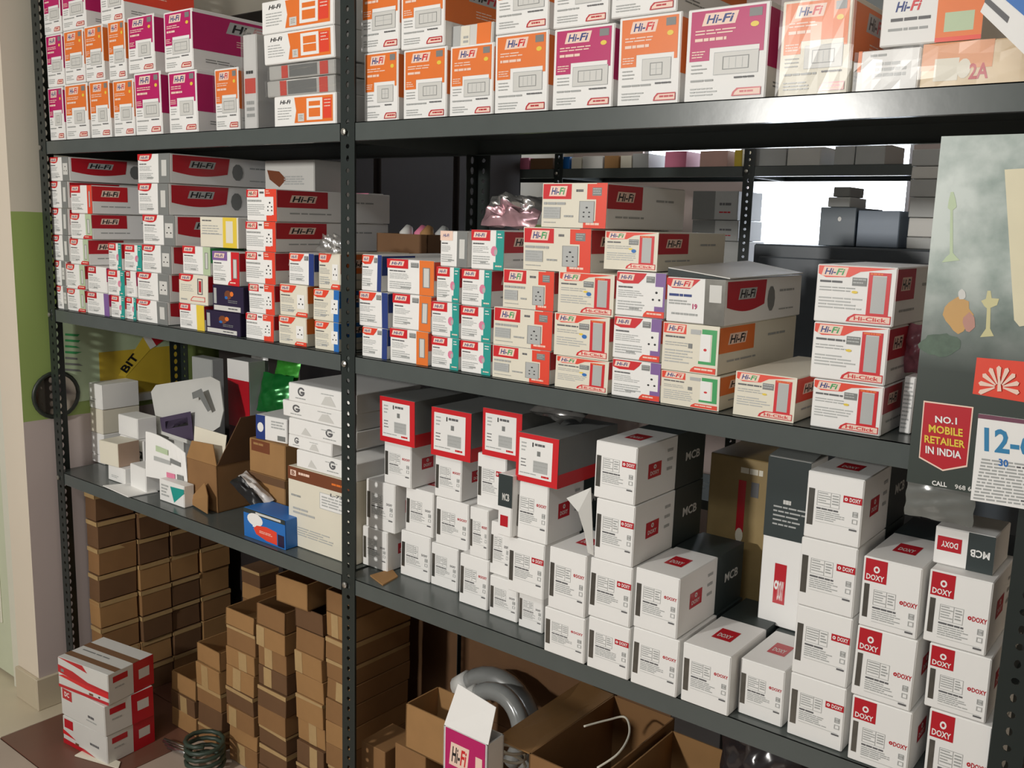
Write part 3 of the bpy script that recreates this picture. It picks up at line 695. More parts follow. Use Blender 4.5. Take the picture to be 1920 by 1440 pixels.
stack('', .02, .24, H3, [(1386,1472,1232,'dxT')], single='single breaker carton set back at the foot of four-high stack')
stack('four high beside corner square cartons', .012, .22, H3, [(1479,1586,1258,'dxA'), (1488,1595,1131,'dxA'), (1499,1607,1004,'dxA'), (1510,1618,880,'dxA')])
stack('beside the four-high stack', .004, .24, H3, [(1594,1710,1300,'dxS'), (1601,1717,1169,'dxS'), (1615,1728,1040,'dxS')])
stack('under the overturned small carton', .004, .24, H3, [(1737,1859,1324,'dxS'), (1737,1857,1202,'dxS'), (1737,1859,1064,'dxS')])
zend = PLACED[-1][5]; xend = PLACED[-1][:2]
# ------------------------------------------------------------------ single things on the shelves
def bx(name, label, uL, uR, vT, y, dep, z0=None, vB=None, **k):
    if z0 is None: z0 = at(uL, vB, y=y).z
    z1 = max(at(uL, vT, y=y).z, z0+.025); vm = (vT+px((at(uL, vT, y=y).x, y, z0))[1])/2
    x0, x1 = at(uL, vm, y=y).x, at(uR, vm+(uR-uL)*.1, y=y).x
    NB[0] += 1
    o = carton(name, label, x0, x1, y, dep, z0, z1, seed=NB[0], **k); o['top'] = z1
    PLACED.append((x0, x1, y, y+dep, z0, z1))
    return o
def ztop(o):
    z = o['top']; del o['top']; return z
def wrap(o, w, d, h, seed=0, m=CLEAR, ext=.012):
    """loose clear film around a carton"""
    rn = random.Random(seed); mb = MB(); n = 7; V_ = []
    X, Y = w/2+.0025, d/2+.0025
    for k, z in enumerate((0.0005, h*.25, h*.5, h*.75, h, h+ext)):
        for i in range(4*n):
            s_, t = divmod(i, n); t = t/n
            p = [(-X+2*X*t, -Y), (X, -Y+2*Y*t), (X-2*X*t, Y), (-X, Y-2*Y*t)][s_]
            g = 1+rn.uniform(0, .02)*(1 if k < 5 else 0); q = .8 if k == 5 else 1
            V_.append((p[0]*g*(q if k == 5 else 1), p[1]*g*q, z+(rn.uniform(-.003, .004) if 0 < k else 0)))
    F = [(a*4*n+i, a*4*n+(i+1) % (4*n), (a+1)*4*n+(i+1) % (4*n), (a+1)*4*n+i) for a in range(5) for i in range(4*n)]
    mb.add(V_, F, m); mb.obj('plastic_wrap', o)
def pouch(name, label, c, w, h, t, m, rot=(0,0,0), seed=0, cat='packet', m2=None, wr=.25, n=12, group=None):
    rn = random.Random(seed); ph = [rn.uniform(0, 6.28) for _ in range(6)]; mb = MB(); V_ = []
    def z(a, b):
        e = max(0, 1-abs(a)**3)*max(0, 1-abs(b)**3)
        return t*.5*e*(1+wr*(math.sin(7*a+ph[0]+3*b)+math.sin(9*b+ph[1]-4*a)+.6*math.sin(15*a+11*b+ph[2])))
    for sgn in (1, -1):
        for j in range(n+1):
            for i in range(n+1):
                a, b = -1+2*i/n, -1+2*j/n
                V_.append((a*w/2*(1+.02*math.sin(8*b+ph[3])), -sgn*max(z(a, b), .0003), b*h/2*(1+.03*math.sin(7*a+ph[4]))))
    k = (n+1)**2; F1 = []; F2 = []
    for s_ in (0, 1):
        for j in range(n):
            for i in range(n):
                q = s_*k+j*(n+1)+i; f = (q, q+1, q+n+2, q+n+1); (F2 if m2 and (j < n*.45) else F1).append(f)
    kk = len(mb.v); mb.add(V_, F1, m)
    if F2:
        ii = mb.mi(m2); mb.f += F2; mb.m += [ii]*len(F2)
    o = mb.obj(name, None, c, smooth=True); o.rotation_euler = rot
    return tag(o, label, cat, group)
rad = math.radians
# --- top shelf by the green wall: wrapped packets and flat frame cartons
o = bx('plate_carton', 'narrow orange plate carton upright in clear plastic wrap', 404, 449, 130, .016, .07, z0=H1, front=plate_front(ORG, 3), side=plate_side(ORG)); h = ztop(o)-H1
q = PLACED[-1]; wrap(o, q[1]-q[0], .07, h, 3)
o = bx('plate_carton', 'thin upright packet in glossy crinkled plastic beside flat frame cartons', 456, 480, 66, .02, .12, z0=H1, front=lambda w, h: (lambda p: (p.rect(.1, .46, .9, .62, ORR), p.lines(.2, .7, .8, .9, 3, GL), p.lines(.2, .38, .8, .42, 1, BK, .8), p)[-1])(Pr(50)), rz=.05, body=W); h = ztop(o)-H1
q = PLACED[-1]; wrap(o, q[1]-q[0], .12, h, 4, film('bright_wrap', (255, 255, 255), .3, .2))
zc = zf
for i, (vt, lab) in enumerate(((153, 'lower film wrapped frame packet on the four-window carton'), (125, 'upper film wrapped frame packet under the two-window carton'))):
    o = bx('frame_packet', lab, 502+3*i, 630, vt, .02, .13, z0=zc, body=WG, front=lambda w, h: (lambda p: (p.rect(.2, .05, .3, .95, ORR), p.rect(.32, .1, .74, .9, GR), p.rect(.78, .05, .9, .95, ORR), p)[-1])(Pr(1)))
    z1 = ztop(o); q = PLACED[-1]; wrap(o, q[1]-q[0], .13, z1-zc-.002, 6+i, film('bright_wrap', (255, 255, 255), .3, .2), 0); zc = z1+.001
for i, (ul, ur, vt, lab) in enumerate(((496, 629, 66, 'wide carton with two-window orange frame picture on wrapped packets'), (491, 627, 5, 'wide carton with two-bar frame picture, topmost by middle post'))):
    o = bx('plate_carton', lab, ul, ur, vt, .014, .16, z0=zc, front=flat_plate_front(1-i)); zc = ztop(o)
# --- top shelf, long bay
o = bx('plate_carton', 'small flat carton lying on an orange plate carton', 846, 925, 50, .05, .18, z0=tops[2], front=lambda w, h: (lambda p: (p.rect(0, 0, .22, 1, GL), p.rect(.24, .05, .45, .95, W2), p.rect(.62, 0, .95, 1, ORG), p.lines(.3, .5, .42, .9, 2, TX), p)[-1])(Pr(2)), body=WG); ztop(o)
o = bx('plate_carton', 'orange plate carton wrapped in clear film beside large magenta carton', 1464, 1596, 4, .02, .2, z0=H1, front=plate_front(ORG, 0), side=plate_side(ORG), body=W2); h = ztop(o)-H1; q = PLACED[-1]; wrap(o, q[1]-q[0], .2, h, 8)
o = bx('plate_carton', 'low white wrapped packet beneath a tilted orange carton', 1606, 1722, 97, .02, .18, z0=H1, body=W, front=lambda w, h: (lambda p: (p.rect(.0, .0, .06, .5, ORG), p.lines(.3, .3, .8, .7, 3, GL), p.lines(.2, .1, .6, .2, 1, TX), p)[-1])(Pr(3))); zl = ztop(o); q = PLACED[-1]; wrap(o, q[1]-q[0], .18, zl-H1-.002, 9, ext=0)
o = bx('plate_carton', 'low cream and peach wrapped packet at the end of the top shelf', 1726, 1990, 84, .02, .18, z0=H1, body=mat('peach_card', (228, 204, 166), .5), front=lambda w, h: (lambda p: (p.rect(0, 0, .52, .6, mat('peach_print', (232, 160, 110), .5)), p.rect(.1, .35, .28, .85, W2), p.ell(.32, .6, .05, .22, W2), p.text('2A', .36, .5, .5, .85, RD2), p)[-1])(Pr(4))); zl2 = ztop(o); q = PLACED[-1]; wrap(o, q[1]-q[0], .18, zl2-H1-.002, 10, ext=0)
o = bx('plate_carton', 'white and orange wide carton resting on low wrapped packets', 1652, 1842, -28, .03, .16, z0=max(zl, zl2)+.002, front=lambda w, h: (lambda p: (p.hifi(.14, .30, .40, .46, None, NVY, RED), p.lines(.1, .56, .5, .66, 1, TD, .5), p.lines(.08, .72, .48, .80, 1, TX, .5), p.rect(.56, 0, 1, 1, ORG), p.rect(.64, .55, .92, .85, PGR), p.rect(.56, .93, 1, 1, ORR), p)[-1])(Pr(5)), body=W); ztop(o)
mb = MB(); a, b, c, d = at(1838, 22, y=-.042), at(1876, -60, y=-.042), at(2010, 40, y=-.042), at(1985, 165, y=-.042)
mb.slab([a, d, c, b], .03, W); o = mb.obj('carton_panel'); tag(o, 'white and blue carton leaning at the end of the top shelf', 'box')
q = MB(); m1 = lambda t: a.lerp(b, t); m2 = lambda t: d.lerp(c, t); e = Vector((0, -.0008, 0)); q.add([m1(.55)+e, m2(.55)+e, m2(.8)+e, m1(.8)+e], [(0,1,2,3)], BLU); q.add([m1(.22)+e, m1(.22).lerp(m2(.22), .3)+e, m1(.34).lerp(m2(.34), .3)+e, m1(.34)+e], [(0,1,2,3)], TD); q.obj('printed_band', o)
o = bx('plate_carton', 'dark carton standing behind the tilted white and orange carton', 1604, 1650, -10, .225, .12, z0=H1, body=DGN); ztop(o)
# --- middle shelf extras
pouch('foil_packet', 'silver and pink foil packet on a teal strip carton', at(962, 408, y=.16)+Vector((0, 0, .012)), .125, .07, .045, FOIL, (rad(-35), 0, .1), 4, m2=mat('pink_foil', (205, 165, 172), .25, metal=.7), wr=.5)
pouch('foil_packet', 'crumpled clear packet on the stepped red edge cartons', at(622, 460, y=.02)+Vector((0, 0, 0)), .07, .05, .03, film('bright_wrap', (255, 255, 255), .3, .2), (rad(-50), 0, 0), 5, wr=.4)
o = bx('parts_carton', 'white carton with brown photo lying at the back of the shelf', 497, 590, 301, .24, .12, z0=PLACED[0][4]*0+at(463, 354, y=Y2).z+.001, body=WG, front=lambda w, h: (lambda p: (p.poly([(.05,.3),(.3,.35),(.45,.6),(.3,.85),(.1,.6)], BRN), p.lines(.4, .5, .8, .8, 4, GL), p)[-1])(Pr(6))); ztop(o)
znavy = at(678, 476, y=Y2).z
o = bx('parts_tray', 'open brown cardboard tray of fittings behind orange strip cartons', 706, 800, 436, .215, .15, z0=H2, body=CB3, open_top=True, plate=False); zt_ = ztop(o); q = PLACED[-1]
for i in range(4):
    m_ = MB(); xx = q[0]+.03+i*(q[1]-q[0]-.06)/3; m_.tube([(0,0,H2+.006-zt_+.03),(0,0,0),(0,0,.03),(0,.01,.045)], [.012,.016,.016,.009], [WG, PNK, CB2, GL][i], 8)
    k = m_.obj('fitting', None, (xx, .28+.015*(i % 2), zt_-.03), smooth=True); tag(k, '%s fitting poking out of the brown cardboard tray' % ['white', 'pink', 'tan', 'grey'][i], 'fitting', None)
o = bx('parts_carton', 'pale carton with pink lid standing behind the middle post', 668, 693, 362, .358, .05, z0=H2, body=WG, front=lambda w, h: (lambda p: (p.rect(0, 0, 1, .05, PNK), p.rect(.3, .15, .7, .3, GR), p.rect(.1, .5, .9, .51, GR), p)[-1])(Pr(7))); ztop(o)
# half open carton on the green bracket pair
o = bx('switch_carton', 'half open carton with silver end picture on green bracket cartons', 1250, 1361, 518, Y2, .3, z0=zbk, front=lambda w, h: (lambda p: (p.poly([(0,.02),(0,.16),(.1,.24),(.4,.24),(.58,.02)], RED), p.hifi(.12, .07, .42, .19, PAL, NVY, RED), p.rect(.66, 0, 1, 1, SIL), p.rect(.74, .12, .94, .5, WG), p.lines(.05, .36, .5, .44, 1, NVY, .7), p.lines(.05, .5, .45, .62, 2, TX), p.text('19', .46, .56, .54, .68, MAG), p.lines(.1, .78, .55, .86, 1, TX), p)[-1])(Pr(8)), side=hc_side(RD2, True), body=W); ztop(o); q = PLACED[-1]
w_, h_ = q[1]-q[0], q[5]-q[4]
mb = MB(); mb.slab([(-w_/2, -.15, h_+.012), (w_/2+.004, -.15, h_+.001), (w_/2+.004, .14, h_+.002), (-w_/2, .14, h_+.018)][::-1], .0015, WG); mb.obj('lid', o)
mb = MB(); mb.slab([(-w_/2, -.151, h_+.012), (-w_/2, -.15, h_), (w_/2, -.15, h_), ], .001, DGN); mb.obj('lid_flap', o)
o = bx('switch_carton', 'slim white carton squeezed behind the hanging calendar', 1689, 1712, 704, .06, .12, z0=H2, body=W, front=lambda w, h: (lambda p: (p.lines(.1, .1, .9, .95, 12, GL, .4), p)[-1])(Pr(9))); zs = ztop(o); q = PLACED[-1]
pouch('foil_packet', 'floral pink and black packet on the slim white carton', Vector(((q[0]+q[1])/2, .1, zs+.035)), .05, .07, .03, mat('floral_foil', (150, 90, 100), .35, var=.8, scale=60), (0, 0, 0), 9)
# --- lower shelf, breaker side extras
z5 = at(917, 975, y=.06).z
o = bx('breaker_carton', 'tiny breaker carton with dark top half standing on white cartons', 934, 961, 886, .004, .05, z0=z5, front=lambda w, h: (lambda p: (p.rect(0, 0, 1, .52, DGN), p.text('MCB', .3, .3, .8, .42, WG), p.rect(.2, .66, .75, .84, RD2), p)[-1])(Pr(10))); ztop(o)
pouch('foil_packet', 'crumpled foil packet lying on the red bordered cartons', Vector((at(1052, 782, y=.11).x, .11, at(968, 808, y=.015).z+.03)), .11, .05, .028, FOIL, (rad(-80), 0, .2), 12, wr=.45)
mb = MB(); P = [at(1062, 934, y=-.014), at(1108, 914, y=-.008), at(1113, 1042, y=-.008), at(1102, 1036, y=-.009), at(1096, 1000, y=-.011), at(1084, 960, y=-.018)]
mb.slab(P[::-1], .001, WG); tag(mb.obj('loose_flap'), 'loose white card flap hanging between breaker carton stacks', 'card flap')
mb = MB(); zz = H3+.003; P = [at(694, 1078, z=zz), at(718, 1096, z=zz), at(746, 1080, z=zz), at(735, 1066, z=zz)]
mb.slab(P, .003, CB2); tag(mb.obj('cardboard_scrap'), 'torn cardboard scrap on the shelf by the middle post', 'cardboard')
zt10 = at(1386, 1232, y=.02).z
o = bx('breaker_carton', 'breaker carton on end, dark text half above white half', 1431, 1512, 852, .17, .075, z0=zt10, front=lambda w, h: (lambda p: (p.rect(0, 0, 1, .47, DGN), p.lines(.42, .24, .62, .27, 1, WG, .8), p.lines(.2, .28, .95, .41, 5, GL, .35), p.rect(.34, .62, .62, .86, RD2), p.text('DOXY', .44, .72, .58, .84, W), p.ring(.40, .75, .05, .028, .4, W), p)[-1])(Pr(11))); zd = ztop(o); q = PLACED[-1]
wD = q[1]-q[0]; hD = q[5]-q[4]; mb = MB(); mb.slab([(-wD/2, -.037, hD+.001), (wD/2, -.037, hD+.001), (wD/2+.01, .05, hD+.03), (-wD/2+.02, .05, hD+.028)], .001, mat('glossy_dark_lid', (120, 124, 122), .2, coat=.5)); mb.obj('lid_flap', o)
o = bx('goods_carton', 'gold brown carton with red stickers behind the breaker cartons', 1322, 1440, 845, .27, .13, z0=H3, body=mat('gold_brown_card', (150, 128, 84), .5, var=.15), front=lambda w, h: (lambda p: (p.lines(.5, .05, .95, .1, 1, W2, .6), p.rect(.48, .12, .6, .4, RD2), p.ell(.54, .42, .06, .04, W2), p.rect(.68, .12, .8, .2, TD), p)[-1])(Pr(12))); ztop(o)
# overturned carton on the end stack
o = bx('breaker_carton', 'small overturned breaker carton with upside-down lettering', 1752, 1868, 984, .03, .09, z0=zend, front=lambda w, h: (lambda p: (p.rect(.05, .24, .46, .62, RD2), p.raw(*(lambda T: ([(.40-.28*a, .52-.16*b) for a, b in T[0]], T[1]))(text2d('DOXY')), W), p.rect(.56, 0, 1, 1, DGN), p.raw(*(lambda T: ([(.93-.32*a, .62-.2*b) for a, b in T[0]], T[1]))(text2d('MCB')), W), p)[-1])(Pr(13))); ztop(o)
# ------------------------------------------------------------------ lower shelf by the green wall
GN = mat('green_foil', (28, 120, 52), .25, metal=.3, var=.3, scale=25); GBAG = mat('grey_poly_bag', (150, 150, 146), .3, var=.15, scale=20, coat=.4)
yb = .07
def wb(label, uL, uR, vT, y, dep, z0, rz=0, body=W, **k):
    o = bx('small_white_box', label, uL, uR, vT, y, dep, z0=z0, body=body, rz=rz, group=None, **k); return ztop(o)
smalltext = lambda w, h: (lambda p: (p.lines(.2, .6, .7, .8, 2, GL, .4), p)[-1])(Pr(21))
z4 = wb('white box at the corner post end of the small box pile', 152, 196, 842, .125, .12, H3, front=smalltext)
z4 = wb('white box second up at the corner post end of the pile', 152, 194, 803, .125, .12, z4)
z4 = wb('cream box under the two top white boxes of the pile', 156, 192, 760, .125, .12, z4, body=W2)
wb('topmost narrow white box of the small box pile', 161, 191, 715, .125, .12, z4, front=smalltext)
z6 = wb('little white box on the shelf beneath the tan sided box', 203, 234, 870, .052, .06, H3, front=smalltext)
wb('white box with tan side on top of a little white box', 188, 218, 824, .045, .068, z6, body=W2, rz=.1, side=lambda w, h: (lambda p: (p.rect(0, 0, 1, 1, mat('tan_card', (196, 168, 146), .6)), p)[-1])(Pr(1)))
z7 = wb('open white box beside the flat white card', 243, 277, 869, .05, .085, H3, rz=-.08)
z8 = wb('white box with black price label near the grey carton', 226, 270, 815, .13, .06, H3, front=lambda w, h: (lambda p: (p.rect(.5, .3, .95, .5, BK), p.text('M.R.P', .55, .34, .9, .46, W), p.lines(.5, .6, .95, .8, 2, GL), p)[-1])(Pr(22)))
z8 = wb('white box with sloping lid over the price label box', 222, 258, 776, .13, .06, z8)
zb = wb('long white box lying across the pile beside the topmost box', 200, 246, 752, .245, .12, max(z8, H3+.1))
wb('long white box with a grey side, second topmost of pile', 196, 236, 722, .245, .12, zb, side=lambda w, h: (lambda p: (p.lines(.1, .5, .9, .6, 1, GL, .5), p)[-1])(Pr(23)))
wb('white box with pink side half buried in the pile', 171, 199, 773, .062, .02, z4-.05) if False else None
mb = MB(); zz = H3+.0035; mb.slab([at(193, 910, z=zz), at(240, 931, z=zz), at(296, 921, z=zz), at(250, 905, z=zz)], .0025, W); tag(mb.obj('flat_card'), 'flat white card lying at the shelf edge', 'card')
# curved green and white cards
mb = MB(); n = 8; V_ = []
for i in range(n+1):
    t = i/n; u = 273+74*t; V_ += [at(u, 809+40*t*t+4*math.sin(3*t), y=.06+.03*t), at(u+5*t, 893+15*t, y=.045+.03*t)]
mb.add(V_, [(2*i, 2*i+1, 2*i+3, 2*i+2) for i in range(n)], W); V2 = [Vector(v)+Vector((0, .0015, 0)) for v in V_]; mb.add(V2, [(2*i+2, 2*i+3, 2*i+1, 2*i) for i in range(n)], W)
cardo = mb.obj('display_card'); tag(cardo, 'curved white card with green print beside the brown carton', 'card')
q = MB(); g = lambda t, s: Vector(at(273+74*t+5*t*s, (809+40*t*t+4*math.sin(3*t))*(1-s)+(893+15*t)*s, y=.06+.03*t-.015*s-.002))
for (a, b, c, d, m) in ((.25, .25, .55, .38, PGR), (.6, .42, .85, .54, GR), (.2, .5, .6, .6, GL), (.5, .8, .7, .92, PNK), (.75, .78, .9, .94, GR)):
    q.add([g(a, b), g(a, d), g(c, d), g(c, b)], [(0,1,2,3)], m)
q.obj('card_print', cardo)
o = bx('small_white_box', 'small white box with green corner before the brown carton', 299, 345, 897, .04, .03, z0=H3, front=lambda w, h: (lambda p: (p.poly([(.45,.2),(.6,.9),(1,.35),(1,.15)], TEA), p.lines(.08, .2, .4, .8, 4, GL), p)[-1])(Pr(24))); ztop(o)
# grey carton with raised lid flap
o = bx('parts_carton', 'grey white carton with raised lid and dark label', 292, 346, 800, .235, .1, z0=H3, body=WG, open_top=True, plate=False); ztop(o)
P = [at(283, 735, y=.225), at(292, 722, y=.228), at(395, 706, y=.232), at(412, 715, y=.23), at(419, 770, y=.218), at(412, 800, y=.21), at(360, 835, y=.2), at(297, 812, y=.207)]
o2 = Vector(o.location); P = [Vector((p.x, p.y, max(p.z, H3+.006))) for p in P]; mb = MB(); mb.slab([p-o2 for p in P][::-1], .003, WG); mb.obj('lid', o)
e = Vector((0, -.004, 0)); F = lambda u, v: at(u, v, y=.205)+e-o2
q = MB(); q.add([F(302, 783), F(360, 771), F(366, 828), F(306, 808)][::-1], [(0,1,2,3)], mat('dark_violet_label', (74, 62, 88), .4)); q.add([F(312, 790), F(354, 781), F(355, 797), F(313, 804)][::-1], [(0,1,2,3)], BK)
q.add([F(362, 736), F(380, 728), F(398, 768), F(392, 772), F(376, 744), F(364, 748)][::-1], [(0,1,2,3,4,5)], GR); q.obj('lid_print', o)
# brown open carton
o = bx('brown_carton', 'open brown carton with one white inner flap on lower shelf', 352, 408, 858, .075, .24, z0=H3, body=CB, open_top=True, plate=False); q0 = PLACED[-1]; hh = ztop(o)-H3; X = (q0[1]-q0[0])/2; Yd = .12
mb = MB(); mb.slab([(-X, -Yd-.002, hh), (X, -Yd-.002, hh), (X-.01, -Yd-.004, hh+.055), (-X+.03, -Yd-.004, hh+.05)], .002, CB2); mb.obj('flap', o)
mb = MB(); mb.slab([(-X+.02, -Yd+.004, hh-.01), (X-.005, -Yd+.02, hh-.02), (X, -Yd+.03, hh+.075), (-X+.02, -Yd+.012, hh+.085)], .002, W2); mb.obj('inner_flap', o)
mb = MB(); mb.slab([(-X+.0, -Yd-.004, .004), (X-.004, -Yd-.03, .004), (X-.004, -Yd-.028, .05), (X*.4, -Yd-.012, .075)], .002, CB2); mb.obj('bottom_flap', o)
mb = MB(); mb.slab([(X, -Yd, hh), (X, Yd, hh), (X+.02, Yd, hh+.12), (X+.02, -Yd+.06, hh+.12)], .002, CB3); mb.obj('side_flap', o)
pouch('wrapped_packet', 'pink wrapped packet inside the open brown carton', Vector(((q0[0]+q0[1])/2+.02, .24, H3+hh-.02)), .06, .08, .05, mat('pink_wrap', (176, 110, 120), .4, var=.2), (0, .3, 0), 21)
# small brown cartons with white sachets
zc = H3
for i, (vt, lab) in enumerate(((882, 'lower small brown carton behind the blue bulb carton'), (820, 'upper small brown carton with dark printed corner'))):
    o = bx('small_brown_carton', lab, 468, 535, vt, .1, .14, z0=zc, body=CB2, front=(lambda w, h: (lambda p: (p.rect(.06, .02, .58, .36, BRN), p.lines(.12, .1, .5, .26, 1, CB2, .4), p)[-1])(Pr(25))) if i else (lambda w, h: (lambda p: (p.rect(.0, .0, 1, .16, CB3), p.ell(.72, .55, .04, .05, CB3), p)[-1])(Pr(26)))); zc = ztop(o)
o = bx('small_white_box', 'white and navy sachet box on the small brown cartons', 481, 533, 775, .11, .1, z0=zc, rz=.1, front=lambda w, h: (lambda p: (p.rect(0, 0, .3, 1, NVY), p.ell(.15, .5, .1, .2, W), p.lines(.5, .15, .95, .5, 3, GL), p.rect(.7, .72, .95, .92, GR), p)[-1])(Pr(27))); ztop(o)
o = bx('bulb_carton', 'blue and orange bulb carton at the shelf edge', 458, 536, 950, .016, .075, z0=H3, body=BLU, front=bulbbox_front); zbb = ztop(o)
pouch('wrapped_packet', 'black and white wrapped part lying over the bulb carton', at(472, 926, y=.07)+Vector((0, 0, .008)), .12, .05, .04, mat('white_plastic', (205, 200, 196), .3, var=.25), (rad(-60), .45, 0), 23, m2=BK, wr=.3)
# large white carton and flat boxes by the middle post
o = bx('goods_carton', 'tall white carton with brown top band by middle post', 541, 664, 872, .05, .22, z0=H3, body=W2, front=brownband_front); zc = ztop(o); q0 = PLACED[-1]
for i, (ul, ur, vt, v, lab) in enumerate(((556, 668, 842, 2, 'lowest flat white box on the brown banded carton'), (540, 622, 812, 0, 'flat white box with grey end, second from the lowest'), (541, 668, 782, 2, 'middle flat white box with logo set off-centre'), (531, 668, 748, 0, 'flat white box jutting out second from the top'), (541, 668, 716, 0, 'topmost flat white box under the middle shelf'))):
    o = bx('flat_white_box', lab, ul, ur, vt, .055+.004*(i % 2), .2, z0=zc, body=W, front=flatc_front(v)); zc = ztop(o)
# packets behind
pouch('foil_packet', 'large green foil packet lower of two behind flat boxes', at(516, 738, y=.336), .12, .11, .03, GN, (rad(-15), 0, .1), 31)
pouch('foil_packet', 'green foil packet upper of two behind flat boxes', at(540, 690, y=.392), .1, .08, .02, mat('bright_green_foil', (70, 170, 60), .25, metal=.3, var=.3), (rad(-10), .1, 0), 32)
o = bx('goods_carton', 'red banded grey carton at the back of the lower shelf', 430, 470, 672, .3, .055, z0=H3, body=GL, front=lambda w, h: (lambda p: (p.rect(0, .16, 1, .55, RD2), p.rect(0, .55, 1, 1, mat('maroon_print', (80, 24, 30), .5)), p.rect(0, 0, 1, .16, W), p)[-1])(Pr(28))); ztop(o)
pouch('poly_bag', 'grey poly bag of parts beside the red banded carton', at(486, 690, y=.385), .08, .2, .025, GBAG, (rad(-5), 0, 0), 33)
o = bx('goods_carton', 'grey cartons end seen through the back of the rack', 362, 400, 668, .335, .04, z0=H3, body=GL, front=lambda w, h: (lambda p: (p.rect(0, .3, 1, .42, GR), p.rect(.2, .5, .8, .8, WG), p)[-1])(Pr(29))); ztop(o)
pouch('poly_bag', 'dark grey poly bag behind the middle post', at(716, 850, y=.32), .09, .22, .05, mat('dark_poly_bag', (96, 96, 98), .25, var=.2, coat=.5), (rad(-10), 0, 0), 34)
# poster and round mirror on the wall
mb = MB(); F = lambda u, v, e=0: at(u, v, x=WX+.003+e)
zp0, zp1 = F(200, 716).z-.05, F(250, 612).z+.06; ya, ybk = F(104, 660).y, F(338, 660).y
mb.box(WX+.001, ya, zp0, WX+.003, ybk, zp1, PGR); o = mb.obj('poster'); tag(o, 'pale green poster of a sealant tube on the wall', 'poster')
q = MB(); yy = F(186, 680).y; q.box(WX+.003, yy, zp0, WX+.0036, ybk, F(250, 655).z, mat('poster_amber', (216, 186, 60), .5, var=.2, scale=8)); q.obj('poster_background', o)
q = MB(); e = .0012
q.add([F(222, 704, e), F(236, 706, e), F(282, 655, e), F(268, 632, e)], [(0,1,2,3)], YEL); q.add([F(268, 632, e), F(282, 655, e), F(293, 648, e), F(280, 628, e)], [(0,1,2,3)], W); q.add([F(280, 628, e), F(293, 648, e), F(318, 630, e), F(300, 612, e)], [(0,1,2,3)], RD2); q.obj('tube_picture', o)
T = text2d('BIT'); q = MB(); a0, b0, c0 = F(234, 698, .002), F(258, 668, .002), F(246, 706, .002); q.add([a0+(b0-a0)*s+(c0-a0)*(t-.75)*1.0 for s, t in T[0]], T[1], BK); q.obj('poster_lettering', o)
q = MB(); rn = random.Random(3)
for i in range(7):
    v = 625+i*11; q.add([F(122, v, .001), F(122, v+4, .001), F(150+rn.uniform(-8, 6), v+6, .001), F(150+rn.uniform(-8, 6), v+2, .001)], [(0,1,2,3)], GRN if i < 4 else GR)
q.obj('poster_text', o)
mb = MB(); yc, zc = F(104, 740).y, F(104, 740).z; R_ = .066; n = 24; ring = [Vector((0, R_*math.cos(2*math.pi*i/n), R_*math.sin(2*math.pi*i/n))) for i in range(n+1)]
mb.tube(ring, .006, mat('dark_rim', (44, 50, 44), .4), 8, caps=False); o = mb.obj('wall_mirror', None, (WX+.008, yc, zc), smooth=True); tag(o, 'small round dark-rimmed mirror on the green wall', 'mirror')
q = MB(); q.add([(0, r.y*.97, r.z*.97) for r in ring[:-1]], [tuple(range(n))], mat('mirror_glass', (150, 140, 130), .12, metal=.9)); q.obj('mirror_glass', o)

# ------------------------------------------------------------------ cartons on the floor under the rack
def floorbox(label, x0, x1, y, dep, z0, z1, k, rz=0, group=None, open_=False):
    NB[0] += 1; m = [CB, CB2, CB3][k % 3]
    o = carton('cardboard_box', label, x0, x1, y, dep, z0, z1, body=m, rz=rz, seed=NB[0], open_top=open_, plate=False, tape=not open_ and k % 4 != 3, group=group, jit=.002)
    return o
cols = [('outermost low pile', 319, 364, 1259, .13), ('second pile', 366, 411, 1207, .13), ('third pile', 421, 474, 1140, .125), ('fourth pile', 479, 533, 1131, .115), ('fifth pile', 552, 605, 1134, .12), ('sixth pile', 607, 655, 1106, .12)]
prev = None
for ci, (nm, ul, ur, vt, y) in enumerate(cols):
    zt = at(ul, vt, y=y).z; x0, x1 = at(ul, (vt+1440)/2, y=y).x, at(ur, (vt+1440)/2, y=y).x
    if prev: x0 = max(x0, prev+.002)
    prev = x1; n = max(3, round(zt/.058)); rn = random.Random(ci+50); hs = [rn.uniform(.85, 1.15) for _ in range(n)]; s_ = zt/sum(hs); z = 0
    for i in range(n):
        h = hs[i]*s_; last = i == n-1
        lab = '%s small brown box in the %s of cardboard under the rack' % ('topmost open' if last else ORD[i] if i < 6 else ['seventh', 'eighth', 'ninth', 'tenth', 'eleventh'][i-6], nm)
        if i == 0: lab = lab.replace('bottom', 'bottommost')
        j = rn.uniform(-.004, .004); floorbox(lab, x0+.002, x1-.002, y+.006+j, .2, z, z+h, rn.randrange(12), rn.uniform(-.02, .02), open_=last)
        z += h
    cols[ci] = cols[ci]+(x0, x1, z)
# open boxes on and behind the piles
c3, c4, c5, c6 = cols[2], cols[3], cols[4], cols[5]
zq = max(c4[7], c5[7]); xq0, xq1 = at(517, 1105, y=.11).x, at(573, 1110, y=.11).x
floorbox('large open brown box tilted across the fourth and fifth piles', xq0, xq1, .11, .2, zq, at(520, 1076, y=.11).z, 1, .05, open_=True)
yb2 = .34
for i in range(9):
    z1 = at(455, 1062, y=yb2).z; h = z1/9
    floorbox('%s brown box in the far pile behind the cardboard piles' % (ORD+['seventh', 'eighth', 'topmost'])[i], at(453, 1080, y=yb2).x, at(487, 1084, y=yb2).x, yb2, .07, i*h, (i+1)*h, i)
